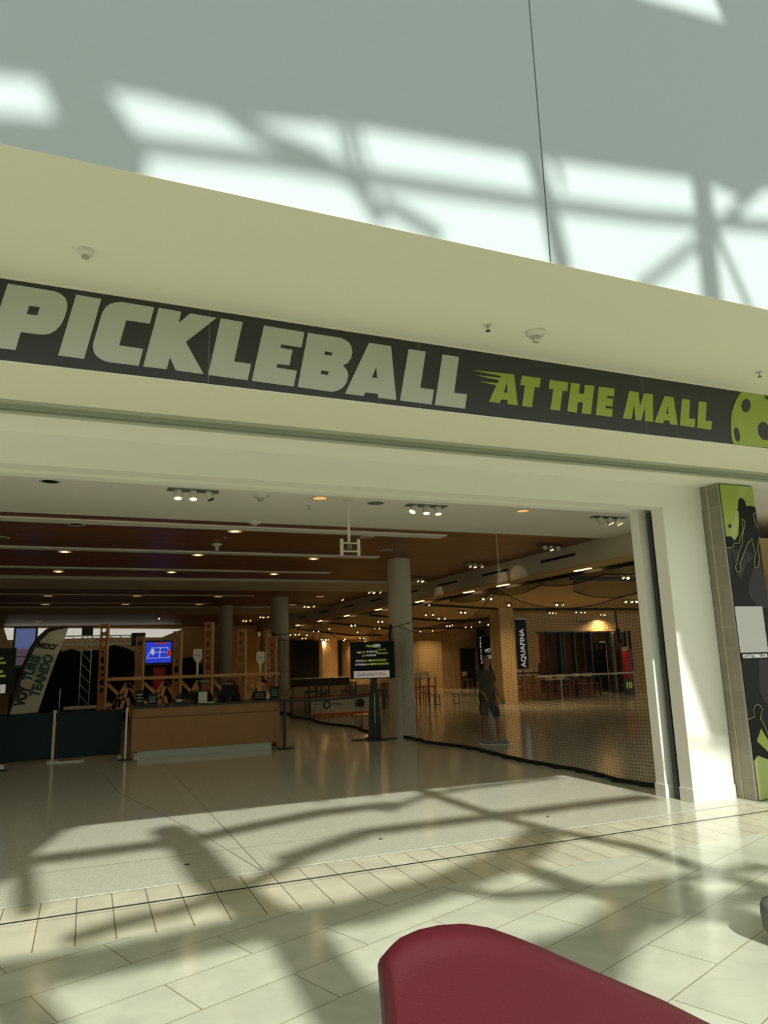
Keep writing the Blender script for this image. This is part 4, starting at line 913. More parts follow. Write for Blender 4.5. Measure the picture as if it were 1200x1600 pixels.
def person(name, lab, loc, rz, J, shirt, shorts, hairm, hands, legs=True, shoes=True, long_hair=False, visor=False, trousers=False, look=0):
    t = thing(name, lab, 'person', loc, rz); V = Vector
    J = {k: V(v) for k, v in J.items()}
    names = ['pelvis', 'waist', 'chest', 'neck', 'chin', 'head', 'crown']; idx = {}; vs = []; rs = []; es = []
    def add(n, p, r, par=None):
        idx[n] = len(vs); vs.append(V(p)); rs.append(r)
        if par: es.append((idx[par], idx[n]))
    add('pelvis', J['pelvis'], (.145, .105)); add('waist', J['pelvis'].lerp(J['chest'], .5), (.13, .1), 'pelvis'); add('chest', J['chest'], (.15, .11), 'waist')
    add('neckb', J['chest'].lerp(J['neck'], .75), (.07, .07), 'chest'); add('neck', J['neck'], (.052, .055), 'neckb')
    H_ = J['head']; f_ = V((math.sin(look), -math.cos(look), 0))
    add('jaw', H_+V((0, 0, -.055))+f_*.012, (.06, .072), 'neck'); add('mid', H_+V((0, 0, .01)), (.074, .09), 'jaw'); add('top', H_+V((0, 0, .075))-f_*.01, (.066, .08), 'mid')
    for s in 'LR':
        add('sh'+s, J['sh'+s], .06, 'chest'); add('el'+s, J['el'+s], .042, 'sh'+s); add('fa'+s, J['el'+s].lerp(J['wr'+s], .3), .041, 'el'+s); add('wr'+s, J['wr'+s], .026, 'fa'+s)
        if legs:
            add('hip'+s, J['hip'+s], .092, 'pelvis'); add('th'+s, J['hip'+s].lerp(J['kn'+s], .45), .082, 'hip'+s); add('kn'+s, J['kn'+s], .056, 'th'+s)
            add('cf'+s, J['kn'+s].lerp(J['an'+s], .3), .058, 'kn'+s); add('an'+s, J['an'+s], .036, 'cf'+s)
            add('toe'+s, J['toe'+s], .03, 'an'+s)
    ms = [skinmesh('body', vs, es, rs)]
    for s, (dv, nv, cu) in hands.items(): ms += hand(J['wr'+s], dv, nv, cu)
    # nose, brow, ears and lips grow out of the head
    r_ = V((f_.y, -f_.x, 0)); r_ = V((-f_.y, f_.x, 0))
    ms.append(chain([H_+f_*.082+V((0, 0, .02)), H_+f_*.105+V((0, 0, -.02)), H_+f_*.085+V((0, 0, -.03))], [.011, .014, .009]))
    ms.append(chain([H_+f_*.078-r_*.025+V((0, 0, -.055)), H_+f_*.088+V((0, 0, -.055)), H_+f_*.078+r_*.025+V((0, 0, -.055))], [.007, .008, .007]))
    for q in (-1, 1): ms.append(chain([H_+r_*q*.08+V((0, 0, -.015)), H_+r_*q*.09+V((0, 0, .005)), H_+r_*q*.085+V((0, 0, .025))], [.012, .016, .012]))
    merge('body', ms, M['skin'], t)
    e = MB()
    for q in (-1, 1): e.ball(H_+f_*.084+r_*q*.031+V((0, 0, .017)), .011, 10)
    part(e, 'eyes', M['textdark'], t, smooth=True)
    # shirt
    sv_ = [J['pelvis']+V((0, 0, -.10)), J['pelvis']+V((0, 0, -.01)), J['pelvis'].lerp(J['chest'], .5), J['chest'], J['chest'].lerp(J['neck'], .62)]; sr = [(.2, .16), (.185, .15), (.172, .14), (.185, .145), (.085, .085)]; se = [(0, 1), (1, 2), (2, 3), (3, 4)]
    for s in 'LR':
        k = len(sv_); sv_ += [J['sh'+s]+V((0, 0, .005)), J['sh'+s].lerp(J['el'+s], .75)]; sr += [.078, .068]; se += [(3, k), (k, k+1)]
    merge('shirt', [skinmesh('shirt', sv_, se, sr)], M[shirt], t)
    if legs:
        sv_ = [J['pelvis']+V((0, 0, -.03)), J['pelvis']+V((0, 0, .08))]; sr = [(.175, .14), (.165, .13)]; se = [(0, 1)]
        end = 1.0 if trousers else .86
        for s in 'LR':
            k = len(sv_); sv_ += [J['hip'+s], J['hip'+s].lerp(J['kn'+s], .5), J['hip'+s].lerp(J['kn'+s], end)]; sr += [.112, .105, .1 if not trousers else .07]; se += [(0, k), (k, k+1), (k+1, k+2)]
            if trousers: sv_ += [J['an'+s]+V((0, 0, .02))]; sr += [.058]; se += [(k+2, k+3)]
        merge('trousers' if trousers else 'shorts', [skinmesh('legs', sv_, se, sr)], M[shorts], t)
        for s in 'LR':
            a, b_ = J['an'+s], J['toe'+s]; dr = (b_-a); dr.z = 0; dr.normalize(); base = a.copy(); base.z = 0
            me = chain([base-dr*.055+V((0, 0, .06)), base+dr*.03+V((0, 0, .075)), base+dr*.11+V((0, 0, .052)), base+dr*.19+V((0, 0, .042))], [(.04, .05), (.047, .055), (.047, .042), (.042, .032)])
            o = merge('shoe', [me], M['shoe'], t)
            q = MB().tube([base-dr*.09+V((0, 0, .012)), base-dr*.03+V((0, 0, .012)), base+dr*.12+V((0, 0, .012)), base+dr*.225+V((0, 0, .014))], [.036, .044, .05, .034], 12)
            for v in q.bm.verts: v.co.z = min(v.co.z*.5+.006, .026); v.co.z = max(0.0, v.co.z)
            so_ = q.build('sole', M['sole'], None); so_.parent = o
    hv = [chain([H_+V((0, 0, .03))-f_*.05, H_+V((0, 0, .07))-f_*.03, H_+V((0, 0, .095))+f_*.03], [(.078, .075), (.08, .08), (.06, .05)])]
    if long_hair: hv.append(chain([H_+V((0, 0, .02))-f_*.06, H_+V((0, 0, -.12))-f_*.075, H_+V((0, 0, -.28))-f_*.08], [(.08, .06), (.085, .055), (.05, .035)]))
    merge('hair', hv, M[hairm], t)
    if visor:
        q = MB().tube([H_+V((0, 0, .06))+V((.088*math.cos(a), .1*math.sin(a), 0)) for a in [2*math.pi*k/20 for k in range(21)]], .018, 8)
        q.tube([H_+V((0, 0, .055))+f_*.08, H_+V((0, 0, .05))+f_*.13], [.035, .02], 10); part(q, 'visor', M['cap'], t, smooth=True)
    return t
# player behind the netting
pp = onZ(765, 1164); PX = onY(762, 1100, 12.9).x
k = 1/812.
def jj(x, y, d=0): return ((x-400)*k, d, (1440-y)*k)
pl_ = person('person', 'man in olive polo shirt and grey shorts standing behind the netting with a dark paddle', (PX, 12.9, 0), R_(-22), dict(
    pelvis=jj(400, 700), chest=jj(392, 400), neck=jj(405, 225), head=jj(418, 125, -.02), shL=jj(292, 300, .02), shR=jj(492, 300, -.02),
    elL=jj(268, 500, .03), wrL=jj(352, 690, -.17), elR=jj(520, 520, -.04), wrR=jj(588, 705, -.16),
    hipL=jj(345, 735), hipR=jj(465, 735), knL=jj(330, 1030, .03), knR=jj(545, 1030, -.03), anL=jj(318, 1375, .08), anR=jj(560, 1375, .0), toeL=jj(430, 1415, -.03), toeR=jj(690, 1415, -.05)),
    'shirt', 'shorts', 'greyhair', {'L': ((.3, -.3, -.85), (.6, -.6, .1), 1.1), 'R': ((.55, -.4, -.5), (-.3, -.3, .8), .7)}, look=R_(25))
t = thing('paddle', 'dark green pickleball paddle held low by the standing man', 'paddle', (PX, 12.9, 0), R_(-22))
hp = Vector(jj(425, 755, -.23)); tipv = Vector(jj(520, 1020, -.26)); dv = (tipv-hp).normalized()
part(MB().tube([hp-dv*.03, hp+dv*.1], .015, 10), 'handle', M['black'], t)
q = MB(); sdv = dv.cross(Vector((0, 1, 0))).normalized()
lp = [(.08,-.02),(.12,-.07),(.17,-.085),(.30,-.08),(.335,-.04),(.335,.04),(.30,.08),(.17,.085),(.12,.07),(.08,.02)]
fa_ = [q.bm.verts.new(hp+dv*a*.95+sdv*b_*.9+Vector((0, -.006, 0))) for a, b_ in lp]; fb_ = [q.bm.verts.new(v.co+Vector((0, .012, 0))) for v in fa_]
q.bm.faces.new(fa_); q.bm.faces.new(fb_[::-1])
for i in range(10): q.bm.faces.new((fa_[i], fa_[(i+1) % 10], fb_[(i+1) % 10], fb_[i]))
part(q, 'face', M['paddle'], t)
t = thing('ball', 'small teal ball in the right hand of the standing man', 'ball', (PX, 12.9, 0), R_(-22))
part(MB().ball(Vector(jj(632, 775, -.235)), .034, 16), 'shell', M['teal'], t, smooth=True)
# clerks behind the counter
def clerk(px, py, lab, **kw):
    Y = 16.15; h = onY(px, py, Y); hz2 = h.z
    dz = hz2-1.5
    J = dict(pelvis=(0, .1, .92+dz), chest=(0, .06, 1.2+dz), neck=(0, .03, 1.38+dz), head=(0, 0, 1.5+dz), shL=(-.17, .05, 1.3+dz), shR=(.17, .05, 1.3+dz), elL=(-.23, -.05, 1.06+dz), elR=(.23, -.05, 1.06+dz),
             wrL=(-.12, -.24, 1.02+dz), wrR=(.12, -.24, 1.02+dz), hipL=(-.09, .1, .87+dz), hipR=(.09, .1, .87+dz), knL=(-.1, .0, .47), knR=(.1, .0, .47), anL=(-.1, .1, .08), anR=(.1, .1, .08), toeL=(-.1, -.06, .03), toeR=(.1, -.06, .03))
    return person('person', lab, (h.x, Y, 0), kw.pop('rz', 0), J, 'blackshirt', 'blackshirt', 'hair', {'L': ((.3, -.9, -.1), (0, 0, -1), .5), 'R': ((-.3, -.9, -.1), (0, 0, -1), .5)}, trousers=True, **kw)
clerk(319, 1069, 'clerk with long dark hair and pale green visor looking down behind the counter', long_hair=True, visor=True, rz=R_(35))
clerk(359, 1071, 'dark-haired clerk in black half hidden by the computer monitor', rz=R_(-15))

# ================================================================== CEILING FITTINGS
def downlight(px, py, z, lab, r=.11, lit=True, grp=None, power=0, dim=False, name='downlight'):
    p = onZ(px, py, z); t = thing(name, lab, 'ceiling light', (p.x, p.y, z), 0, grp)
    part(MB().lathe([(r*1.12, 0), (r*1.12, -.008), (r*.93, -.01), (r*.9, -.002)], cap=False), 'trim_ring', M['fixture'], t, smooth=True)
    part(MB().lathe([(r*.93, -.004), (r*.5, -.0035), (.001, -.003)], cap=False), 'reflector', M['warmdim'] if lit else M['reflector'], t)
    if lit and not dim: part(MB().lathe([(r*.45, -.007), (.001, -.0075)], cap=False), 'bulb', M['warm'], t)
    if power: lamp(t, power, r)
    return t
def lamp(t, power, r=.1, dz=-.03, col=(1, .74, .42), spread=150):
    ld = bpy.data.lights.new('lamp_light', 'AREA'); ld.shape = 'DISK'; ld.size = r*2; ld.energy = power; ld.color = col; ld.spread = R_(spread)
    lo = bpy.data.objects.new('lamp_light', ld); COL.objects.link(lo); lo.parent = t; lo.location = (0, 0, dz)
downlight(78, 752, CZ, 'unlit chrome recessed downlight at the upper left of the white shop ceiling', .115, False)
downlight(500, 778, CZ, 'glowing recessed downlight in the white ceiling left of the hanging bracket', .115, True, dim=True)
downlight(817, 798, CZ, 'glowing recessed downlight in the white ceiling towards the right post', .11, True, dim=True)
def triple(px, py, z, lab, n=3, dirs=(0, 0, .4), lit=(1, 1, 1), s=1, power=0, rz=0, grp=None, hz=None):
    p = onZ(px, py, z); t = thing('spotlight_cluster', lab, 'ceiling light', (p.x, p.y, z), rz, grp); L = .2*n*s
    part(MB().box(-L/2-.04, -.09*s, -.012, L/2+.04, .09*s, 0), 'recess_plate', M['greyfab'] if s >= 1 else M['black'], t)
    for i in range(n):
        c = (-L/2+.1*s+.2*s*i); a = dirs[i % len(dirs)]; dv = Vector((math.sin(a), -.15, -math.cos(a))).normalized(); o0 = Vector((c, 0, -.02))
        part(MB().tube([o0, o0+dv*.11*s], .055*s, 16), 'spot_head', M['fixture'], t, smooth='auto')
        part(MB().tube([o0+dv*.109*s, o0+dv*.114*s], .046*s, 16), 'lamp_face', M['warm'] if lit[i % len(lit)] else M['reflector'], t)
    if power: lamp(t, power, .12, -.2)
    return t
def aim(t, tgt, power, cone=34):
    ld = bpy.data.lights.new('spot_beam', 'SPOT'); ld.energy = power; ld.color = (1, .80, .55); ld.spot_size = R_(cone); ld.spot_blend = .25; ld.shadow_soft_size = .03
    lo = bpy.data.objects.new('spot_beam', ld); COL.objects.link(lo); lo.location = t.location+Vector((0, 0, -.16)); lo.rotation_euler = (Vector(tgt)-lo.location).to_track_quat('-Z', 'Y').to_euler()
triple(302, 766, CZ, 'white three-head spotlight cluster left of the smoke detector', dirs=(0, 0, .35), lit=(1, 1, 0))
triple(666, 790, CZ, 'white three-head spotlight cluster right of the hanging bracket', dirs=(-.5, -.1, 0), lit=(1, 1, 1))
triple(950, 808, CZ, 'white three-head spotlight cluster nearest the right white post', dirs=(.5, .4, .4), lit=(0, 1, 1))
for i, (px, py, n, lab) in enumerate(((860, 852, 3, 'three-head spotlight cluster on the timber ceiling nearest the right post'), (741, 880, 3, 'three-head spotlight cluster on the timber ceiling beside the hanging rope'), (655, 903, 2, 'pair of spotlights on the timber ceiling just right of the round column'),
        (583, 921, 3, 'spotlight cluster on the timber ceiling left of the round column'), (533, 933, 1, 'single spotlight on the timber ceiling far behind the bracket'), (481, 944, 3, 'glowing spotlight cluster right of the farther round column'), (411, 961, 3, 'glowing spotlight cluster directly left of the farther round column'), (384, 967, 3, 'farthest spotlight cluster over the plywood posts'), (247, 963, 1, 'single glowing spotlight over the counter area'))):
    t = triple(px, py, CZ+(.0 if i < 6 else .02), lab, n, dirs=(.5, .2, .6), s=.85 if i < 3 else 1.0, lit=(0, 1, 0) if i == 0 else (1, 1, 1), power=0)
    if i == 1:
        for q_ in ((785, 900), (808, 896)): aim(t, onX(q_[0], q_[1]+6, BX), 5, 34)
    if i == 2: aim(t, onX(686, 928, BX), 5, 34)
# lights in the white strips
for px, py, lit in ((119, 819, 0), (367, 830, 1), (573, 839, 0)): downlight(px, py, CZ+.01, 'unlit recessed light in the nearest white ceiling strip, %s' % ('far left' if px < 300 else 'above the round column') if not lit else 'lit recessed light in the nearest white ceiling strip', .13, bool(lit))
G2 = [(101, 862), (309, 867), (490, 873), (268, 894), (91, 893), (428, 897)]
for (px, py), w_ in zip(G2, ('leftmost in the second white strip', 'middle of the second white strip', 'rightmost in the second white strip', 'middle of the third white strip', 'leftmost in the third white strip', 'rightmost in the third white strip')):
    downlight(px, py, CZ+.01, 'small warm recessed light, '+w_+' of the timber ceiling', .13, True, 'recessed lights in the timber ceiling', power=4)
for (px, py), w_ in zip(((75, 931), (214, 931), (341, 932), (71, 944), (196, 944), (311, 944), (60, 971), (500, 932), (457, 945)), ('leftmost of the nearer row', 'middle of the nearer row', 'third of the nearer row', 'leftmost of the farther row', 'middle of the farther row', 'third of the farther row', 'above the feather flag tip', 'between the two round columns, nearer', 'between the two round columns, farther')):
    downlight(px, py, CZ+.028, 'faint far recessed light beyond the pale ceiling band, '+w_, .17, True, 'far recessed lights in the timber ceiling', dim=True)
# speakers
for px, py, z, lab in ((587, 785, CZ, 'round grey ceiling speaker right of the hanging bracket'), (604, 860, CZ+.02, 'round grey ceiling speaker above the round column'), (2, 840, CZ+.02, 'round grey ceiling speaker cropped by the left picture edge'), (225, 925, CZ+.02, 'distant round ceiling speaker in the timber ceiling')):
    p = onZ(px, py, z); t = thing('ceiling_speaker', lab, 'speaker', (p.x, p.y, z)); part(MB().lathe([(.14, 0), (.14, -.012), (.125, -.014)]), 'rim', M['fixture'], t, smooth='auto'); part(MB().lathe([(.12, -.0145), (.001, -.016)], cap=False), 'grille', mat('grille', (120, 122, 112), .6), t)
def detector(px, py, z, lab, r=.09, drop=.07):
    p = onZ(px, py, z); t = thing('smoke_detector', lab, 'detector', (p.x, p.y, z))
    part(MB().lathe([(r, 0), (r, -.015), (r*.85, -.03), (r*.45, -.04)]), 'base', M['detector'], t, smooth='auto')
    part(MB().lathe([(r*.42, -.038), (r*.4, -drop), (r*.25, -drop-.012)]), 'chamber', M['silver'], t, smooth='auto')
    part(MB().lathe([(r*.43, -.046), (r*.43, -.056)], cap=False), 'vent_ring', M['groove'], t)
detector(407, 774, CZ, 'white smoke detector in the white shop ceiling right of the spotlight cluster', .11)
detector(837, 519, SOF_Z, 'large white detector with clear strobe on the soffit above the lime lettering', .085, .08)
detector(339, 850, CZ+.02, 'cone-shaped detector hanging from the timber ceiling', .1, .13)
detector(398, 816, CZ, 'small white detector at the edge of the white shop ceiling', .1, .05)
detector(134, 391, SOF_Z, 'round white camera-like detector on the soffit above the first letters', .05, .05)
def sprinkler(px, py, z, lab):
    p = onZ(px, py, z); t = thing('sprinkler', lab, 'sprinkler', (p.x, p.y, z))
    part(MB().lathe([(.032, 0), (.03, -.006)]), 'escutcheon', M['fixture'], t); part(MB().tube([(0, 0, -.004), (0, 0, -.05)], .006, 8), 'stem', M['metal'], t); part(MB().lathe([(.022, -.05), (.022, -.053)]), 'deflector', M['metal'], t)
for px, py, z, lab in ((762, 508, SOF_Z, 'small fire sprinkler on the soffit left of the white detector'), (1186, 581, SOF_Z, 'small fire sprinkler on the soffit above the lime ball'), (483, 790, CZ, 'fire sprinkler below the glowing downlight left of the bracket'), (351, 840, CZ+.02, 'fire sprinkler on the timber ceiling beside the cone-shaped detector'), (278, 889, CZ+.02, 'far fire sprinkler on the timber ceiling above the band')): sprinkler(px, py, z, lab)
# hanging bracket
pb_ = onZ(544, 779, CZ); t = thing('television_bracket', 'empty white television mounting bracket hanging from a ceiling pole', 'bracket', (pb_.x, pb_.y, CZ))
bz_ = onY(549, 856, pb_.y).z-CZ
part(MB().lathe([(.07, 0), (.07, -.012), (.03, -.03)]), 'ceiling_plate', M['fixture'], t); part(MB().tube([(0, 0, -.01), (0, 0, bz_+.02)], .022, 12), 'pole', M['fixture'], t, smooth='auto')
br_ = MB(); w_ = .13; h_ = .12
for s in (-1, 1): br_.bar((s*w_, -.05, bz_-h_), (s*w_, -.05, bz_+h_), .045, .02, up=(0,1,0))
for s in (-1, 1): br_.bar((-w_, -.045, bz_+s*.06), (w_, -.045, bz_+s*.06), .015, .06, up=(0,1,0))
o = part(br_, 'mounting_frame', M['fixture'], t); part(MB().box(-.03, -.04, bz_-.03, .03, .02, bz_+.05), 'joint', M['greyfab'], t)
# hall spots: clusters seen on the hall ceiling
hs = [(985,936,3,1),(975,897,2,0),(850,896,2,0),(795,941,1,1),(760,931,2,1),(906,953,3,0),(862,954,3,0),(940,957,2,0),(873,941,2,0),(905,981,2,1),(886,970,3,1),(846,966,2,1),(817,967,1,1),(720,909,1,1),(690,918,1,0),(723,953,2,1),(668,941,1,1),(690,963,2,0),(671,957,2,0),(700,975,2,0),(732,977,2,0),(705,974,1,0),(749,968,1,1),(762,973,1,1),(656,984,1,1),(674,983,1,0),(640,920,2,0),
      (521,968,2,1),(551,974,2,1),(594,968,2,1),(590,979,2,0),(516,980,1,0),(494,984,2,1),(464,989,2,1),(486,999,1,1),(505,997,2,1),(510,997,2,1),(537,996,2,1),(541,998,2,1),(564,995,2,1),(558,985,1,0),(548,975,1,1),(480,990,1,1),(475,995,2,1),(602,940,1,0),(588,948,1,1),(465,999,1,1),(470,1008,2,0),(455,966,2,0),(450,990,2,1),(570,990,1,1)]
rr = random.Random(11)
def hall_spot(px, py, n, hot, lab, power):
    z = hz_(20)
    for _ in range(8):
        p = onZ(px, py, z); z = .5*z+.5*hz_(min(p.y, 45), min(p.x, 40))
    z = hz_(min(p.y, 45), p.x); p = onZ(px, py, z)
    t = thing('spotlight_cluster', lab, 'ceiling light', (p.x, p.y, z), rr.uniform(-.6, .6), 'spotlights on the hall ceiling')
    sc = .85 if p.y < 22 else .7
    part(MB().box(-.11*n, -.06, -.02, .11*n, .06, 0), 'recess_plate', mat_plate, t)
    for i in range(n):
        c = -.11*n+.11+.22*i; a = rr.uniform(-.6, .6); dv = Vector((math.sin(a), -.5, -1)).normalized(); o0 = Vector((c, 0, -.02))
        part(MB().tube([o0, o0+dv*.1], .045*sc, 10), 'spot_head', M['fixture'], t)
        part(MB().tube([o0+dv*.1, o0+dv*.106], .042*sc, 10), 'lamp_face', M['spark'] if hot else M['warm'], t)
    if power: lamp(t, power, .12, -.22, (1, .70, .36))
    return t
mat_plate = mat('recess_dark', (60, 44, 26), .6)
ORD = ['first', 'second', 'third', 'fourth', 'fifth', 'sixth', 'seventh', 'eighth', 'ninth', 'tenth', 'eleventh', 'twelfth', 'thirteenth', 'fourteenth', 'fifteenth', 'sixteenth', 'seventeenth', 'eighteenth', 'nineteenth', 'twentieth']
HEADS = {1: 'single spotlight', 2: 'two-head spotlight', 3: 'three-head spotlight'}
def zone(x): return 'left of price screen' if x < 545 else 'above price screen' if x < 618 else 'between column and rope' if x < 768 else 'right of hanging rope'
def hall_hit(px, py):
    z = hz_(20)
    for _ in range(8): p = onZ(px, py, z); z = .5*z+.5*hz_(min(p.y, 45), min(p.x, 40))
    return p
hs = [a for a in hs if hall_hit(a[0], a[1]).x > 10.8 and hall_hit(a[0], a[1]).y < 46.5]
cnt = {}
for i, a in enumerate(sorted(hs)):
    key = (zone(a[0]), a[2]); cnt[key] = cnt.get(key, -1)+1
    hall_spot(*a, '%s on the hall ceiling, %s from left, %s' % (HEADS[a[2]], ORD[cnt[key]], key[0]), 26 if i % 4 == 1 else 0)
# small bright plates along the dark edge of the bulkhead
for i, (px, py) in enumerate(((915, 875), (790, 898), (737, 920), (660, 935), (595, 945), (545, 956), (503, 965), (468, 972))):
    p = onX(px, py, BX+.5); t = thing('strip_light', 'thin strip light under the long bulkhead edge, '+('nearest the right post', 'just right of the hanging rope', 'just left of the hanging rope', 'just right of the round column', 'first left of the round column', 'second left of the round column', 'third left of the round column', 'farthest away')[i], 'ceiling light', (p.x-.1, p.y, 3.597), 0, 'strip lights along the bulkhead edge')
    part(MB().box(-.035, -.28, -.008, .035, .28, 0), 'diffuser', M['warm'], t)
# real light of the court hall and of the shop: warm lamps in some of the fittings
def lit_pair(x, y, z, power, lab, grp, col=(1, .70, .36)):
    t = thing('downlight', lab, 'ceiling light', (x, y, z), 0, grp)
    part(MB().lathe([(.12, 0), (.12, -.01), (.1, -.012)]), 'trim_ring', M['fixture'], t); lamp(t, power, .1, -.03, col)
lit_pair(17.4, 27.2, 3.218, 5, 'small warm ceiling lamp inside the shop at its left end', None); lit_pair(20.3, 27.4, 3.218, 5, 'small warm ceiling lamp inside the shop near the dark shelving', None)

# ================================================================== LOUNGE CHAIR IN FRONT
chy = 1.72
rim = [(1130,1618),(1100,1596),(1050,1571),(1000,1550),(950,1529),(900,1507),(860,1489),(820,1473),(780,1459),(740,1452.5),(700,1455),(665,1463),(635,1477),(615,1497),(607,1520),(608,1550),(611,1585),(614,1620)]
def chp(x, y):
    # plan curve: the back bows away from the viewer towards its right-hand end
    p = onY(x, y, chy)
    return p
lc = thing('lounge_chair', 'burgundy leather lounge chair seen from behind in the foreground', 'chair', (1.15, chy+.35, 0))
rp_ = [chp(x, y) for x, y in rim]
xs0 = min(p.x for p in rp_); xs1 = max(p.x for p in rp_)
# outer shell: rows from the rim down to the floor line of the seat, bowed in plan, soft rolled edge
def bow(u): return .0 + .34*(u**2.2)          # how far the shell turns away along its length
left_pts = rp_[-5:]; top = [p for p in rp_[:-4]][::-1]   # from left corner to right end
def rim_z(x):
    pts = sorted([(p.x, p.z) for p in rp_[:14]]);
    if x <= pts[0][0]: return pts[0][1]
    for (a, za), (b_, zb_) in zip(pts, pts[1:]):
        if a <= x <= b_: return za+(zb_-za)*(x-a)/max(1e-6, b_-a)
    return max(.62, pts[-1][1]-(x-pts[-1][0])*.55)
bm = bmesh.new(); NX, NZ = 64, 26; TH = .095
seq = [(1240,1668),(1200,1646),(1160,1626)] + rim[1:15]
seq = seq[::-1]                                            # left corner -> far right end
acc = [0]
for a, b_ in zip(seq, seq[1:]): acc.append(acc[-1]+math.dist(a, b_))
def plan_y(u): return chy + .38*u**2.2
def rim_at(u):
    s_ = u*acc[-1]
    for i in range(len(seq)-1):
        if s_ <= acc[i+1] or i == len(seq)-2:
            k_ = (s_-acc[i])/(acc[i+1]-acc[i]); x = seq[i][0]+(seq[i+1][0]-seq[i][0])*k_; y = seq[i][1]+(seq[i+1][1]-seq[i][1])*k_
            return onY(x, y, plan_y(u))
xl = onY(607, 1520, chy).x; xr = rim_at(1).x
g1 = []
for i in range(NX+1):
    u = i/NX; p = rim_at(u); row = []
    for j in range(NZ+1):
        v = j/NZ; row.append(Vector((p.x+.03*v*(1-u), p.y-.03*math.sin(v*2.2), p.z+(.30-p.z)*v)))
    g1.append(row)
# rounded section: outer face bulges to the viewer, inner face sits TH behind
def offs(i, j, side):
    p = g1[i][j]; v = j/NZ; u = i/NX
    e = min(1, (v*(1.0))/.055); eu = min(1, u/.02)*1.0; k_ = math.sqrt(max(0, 1-(1-e)**2))*math.sqrt(max(0, 1-(1-eu)**2))
    return p + Vector((0, (-1 if side == 0 else 1)*TH/2*k_ + TH/2, 0))
F_ = [[[bm.verts.new(offs(i, j, s)) for j in range(NZ+1)] for i in range(NX+1)] for s in (0, 1)]
for s in (0, 1):
    for i in range(NX):
        for j in range(NZ): bm.faces.new((F_[s][i][j], F_[s][i+1][j], F_[s][i+1][j+1], F_[s][i][j+1]))
for j in range(NZ): bm.faces.new((F_[0][NX][j], F_[1][NX][j], F_[1][NX][j+1], F_[0][NX][j+1]))
for i in range(NX): bm.faces.new((F_[0][i][NZ], F_[0][i+1][NZ], F_[1][i+1][NZ], F_[1][i][NZ]))
bmesh.ops.remove_doubles(bm, verts=bm.verts, dist=.0005); bmesh.ops.recalc_face_normals(bm, faces=bm.faces)
me = bpy.data.meshes.new('backrest'); bm.to_mesh(me); bm.free()
for p in me.polygons: p.use_smooth = True
link('backrest', me, M['leather'], lc)
MB().box(xl+.06, chy+.2, .3, xl+.85, chy+.8, .45).build('seat', M['leather'], lc, bevel=.05)
for a, b_ in ((xl+.12, chy+.12), (xl+.8, chy+.3), (xl+.14, chy+.72), (xl+.78, chy+.74)): MB().tube([(a, b_, 0), (a, b_, .34)], [.014, .02], 10).build('leg', M['metal'], lc)
# round grey ottoman cropped by the right edge
t = thing('ottoman', 'rounded dark grey seat edge cropped by the right picture edge', 'ottoman', (onZ(1189, 1417, .22).x+.20, onZ(1189, 1417, .22).y-.05, 0))
part(MB().lathe([(.15, .05), (.175, .08), (.18, .16), (.178, .2), (.165, .225), (.12, .24), (.001, .245)], n=36), 'cushion', M['greyfab'], t, smooth=True)
part(MB().lathe([(.13, 0), (.14, .05)], n=24), 'base', M['black'], t)
# flush floor pins
for px, py, lab in ((292, 1351, 'small dark flush floor cap in the terrazzo at left'), (595, 1311, 'small dark flush floor cap in the middle of the terrazzo'), (856, 1276, 'small dark flush floor cap in the terrazzo at right')):
    p = onZ(px, py); t = MB().lathe([(.022, 0), (.02, .003)]).build('floor_cap', M['black']); t.location = (p.x, p.y, .0); tag(t, lab, 'floor cap')

# ================================================================== UNSEEN ROOF BARS AND ADDED SUN MASKS BEHIND VIEWER (shaped for the sun pattern)
CY = -8.0
def up(p):
    p = Vector(p); k_ = (CY-p.y)/SUN.y; return p+SUN*k_
def fl_(pts): return [up(onZ(x, y)) for x, y in pts]
def wl_(pts): return [up(onY(x, y, SOF_Y)) for x, y in pts]
fr = MB()  # unseen roof bars, traced back from the shadows they cast
for pts, r in (
    ([(-60,1362),(20,1348),(150,1332),(300,1312),(400,1290),(500,1270),(620,1256)], .13),
    ([(600,1268),(665,1243),(725,1232),(870,1214)], .07),
    ([(600,1212),(640,1228),(700,1250),(775,1275),(850,1295),(1000,1325),(1075,1350),(1200,1390)], .11),
    ([(440,1345),(475,1333),(575,1300),(775,1275),(950,1252),(1020,1245)], .12),
    ([(262,1296),(300,1330),(335,1375),(400,1420),(470,1470),(540,1575),(600,1650)], .2),
    ([(35,1345),(40,1380),(44,1425)], .1),
    ([(100,1470),(200,1440),(280,1422),(380,1388),(470,1340)], .09),
    ([(-60,1535),(0,1528),(100,1512),(220,1490),(400,1450),(560,1425),(700,1380),(810,1335),(850,1300)], .17),
    ([(790,1345),(900,1385),(1000,1415),(1200,1440)], .13),
    ([(1060,1380),(1000,1420),(950,1460),(925,1510),(900,1600)], .15),
    ([(600,1398),(700,1388),(780,1400),(1000,1385),(1200,1352)], .08),
    ([(-40,1570),(20,1548),(45,1600),(60,1640)], .16),
    ([(560,1580),(800,1500),(1000,1440),(1200,1395)], .10)):
    fr.tube(fl_(pts), r, 8)
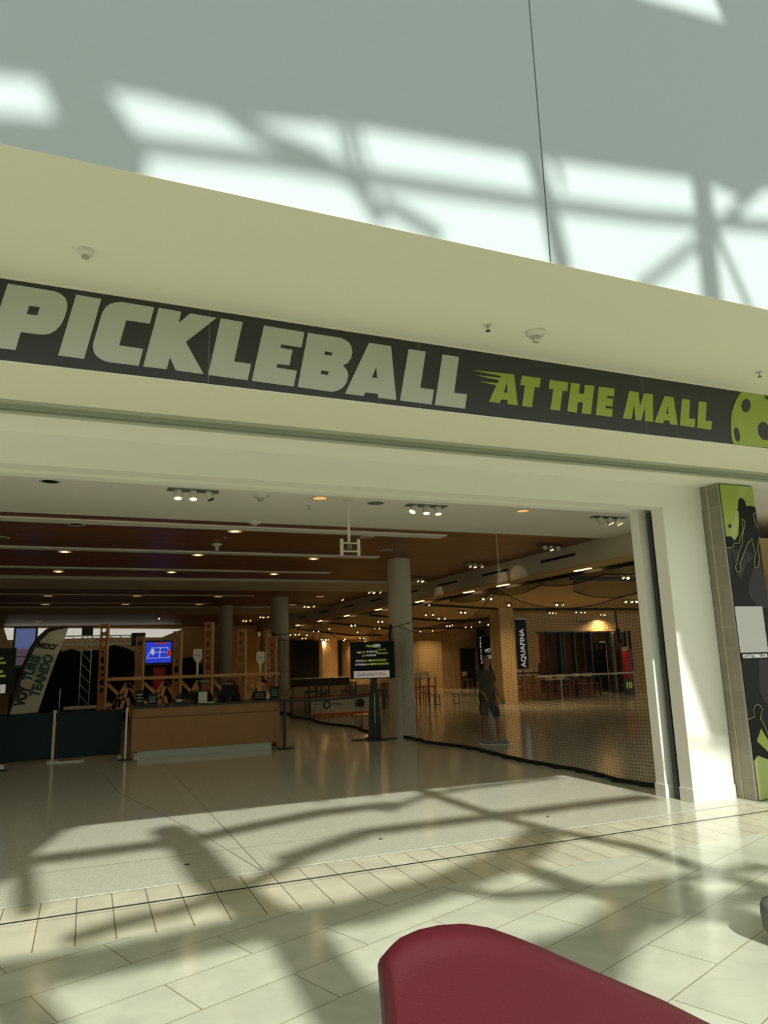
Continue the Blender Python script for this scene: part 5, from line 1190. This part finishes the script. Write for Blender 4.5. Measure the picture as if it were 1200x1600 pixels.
for pts, r in (
    ([(-60,190),(60,200),(150,212),(250,230),(430,252),(540,272),(820,314),(1000,338),(1200,354),(1300,360)], .055),
    ([(330,155),(395,205),(500,247),(560,290),(595,345)], .055),
    ([(540,185),(556,275)], .035), ([(556,190),(575,260)], .02), ([(525,200),(540,270)], .015),
    ([(828,225),(850,300),(880,420)], .085), ([(862,235),(880,290)], .03),
    ([(1092,270),(1110,340),(1135,400),(1175,490)], .04), ([(1080,275),(1098,330)], .02),
    ([(1200,280),(1120,355),(1000,450)], .045), ([(596,315),(640,340),(690,370)], .05)):
    fr.tube(wl_(pts), r, 8)
tag(fr.build('trim_%d' % nt_, M['steel']), kind='structure'); nt_ += 1
def sun_mask(n, loops, m='steel'): return tag(shape(n, [[(p.x, p.z) for p in l] for l in loops], CY, M[m], None, .06), kind='structure')
tl = wl_([(-160,100),(-20,106),(60,114),(75,140),(95,210),(140,250),(205,285),(232,268),(205,205),(152,129),(235,143),(310,163),(400,178),(560,191),(820,238),(870,245),(1100,277),(1150,300),(1200,290),(1400,330)])
zt = 24.0
patch = wl_([(960,-22),(1000,1),(1136,40),(1105,-30),(1060,-60)])
sun_mask('wall_unseen_blocker', [[Vector((-40, CY, zt)), Vector((-40, CY, tl[0].z))]+tl+[Vector((60, CY, tl[-1].z)), Vector((60, CY, zt))], patch])  # added upper mask; lower edge and hole outline the sun patches on the wall
# added unseen mask, cut to shade the left side of the floor sun patch
g_ = [up(Vector(p)) for p in ((-30, 6.9, 0), (-.62, 7.05, 0), (-.5, 7.5, 0), (-.36, 8.2, 0), (-.14, 9.0, 0), (-.1, 9.28, 0), (-30, 9.28, 0))]
sun_mask('wall_unseen_blocker.001', [g_])
def pf_(pts, Y): return [up(onY(x, y, Y)) for x, y in pts]
sun_mask('wall_unseen_blocker.003', [pf_([(1056,975),(1062,1012),(1080,1062),(1097,1112),(1110,1152),(1160,1160),(1170,975)], 6.8)])  # added mask out of view, shades the upper front of the right post
sun_mask('wall_unseen_blocker.004', [[up(Vector(p)) for p in ((7.27, 6.45, 0), (14, 6.45, 0), (14, 9.4, 0), (7.2, 9.4, 0))]])  # added mask out of view, keeps the sun off the pier poster
fb = MB(); fb.tube(pf_([(1060,1152),(1085,1160),(1115,1170),(1150,1176)], 6.8), .035, 8); tag(fb.build('trim_%d' % nt_, M['steel']), kind='structure'); nt_ += 1  # added unseen bar, throws a thin shadow across the right post
struct(MB().box(-40, CY-.1, -.2, 60, CY+.1, 6.2), 'wall_unseen_blocker.002', M['soffit'])
struct(MB().box(-40, CY-.1, 24, 60, SOF_Y+.3, 24.3), 'ceiling.011', M['steel'])
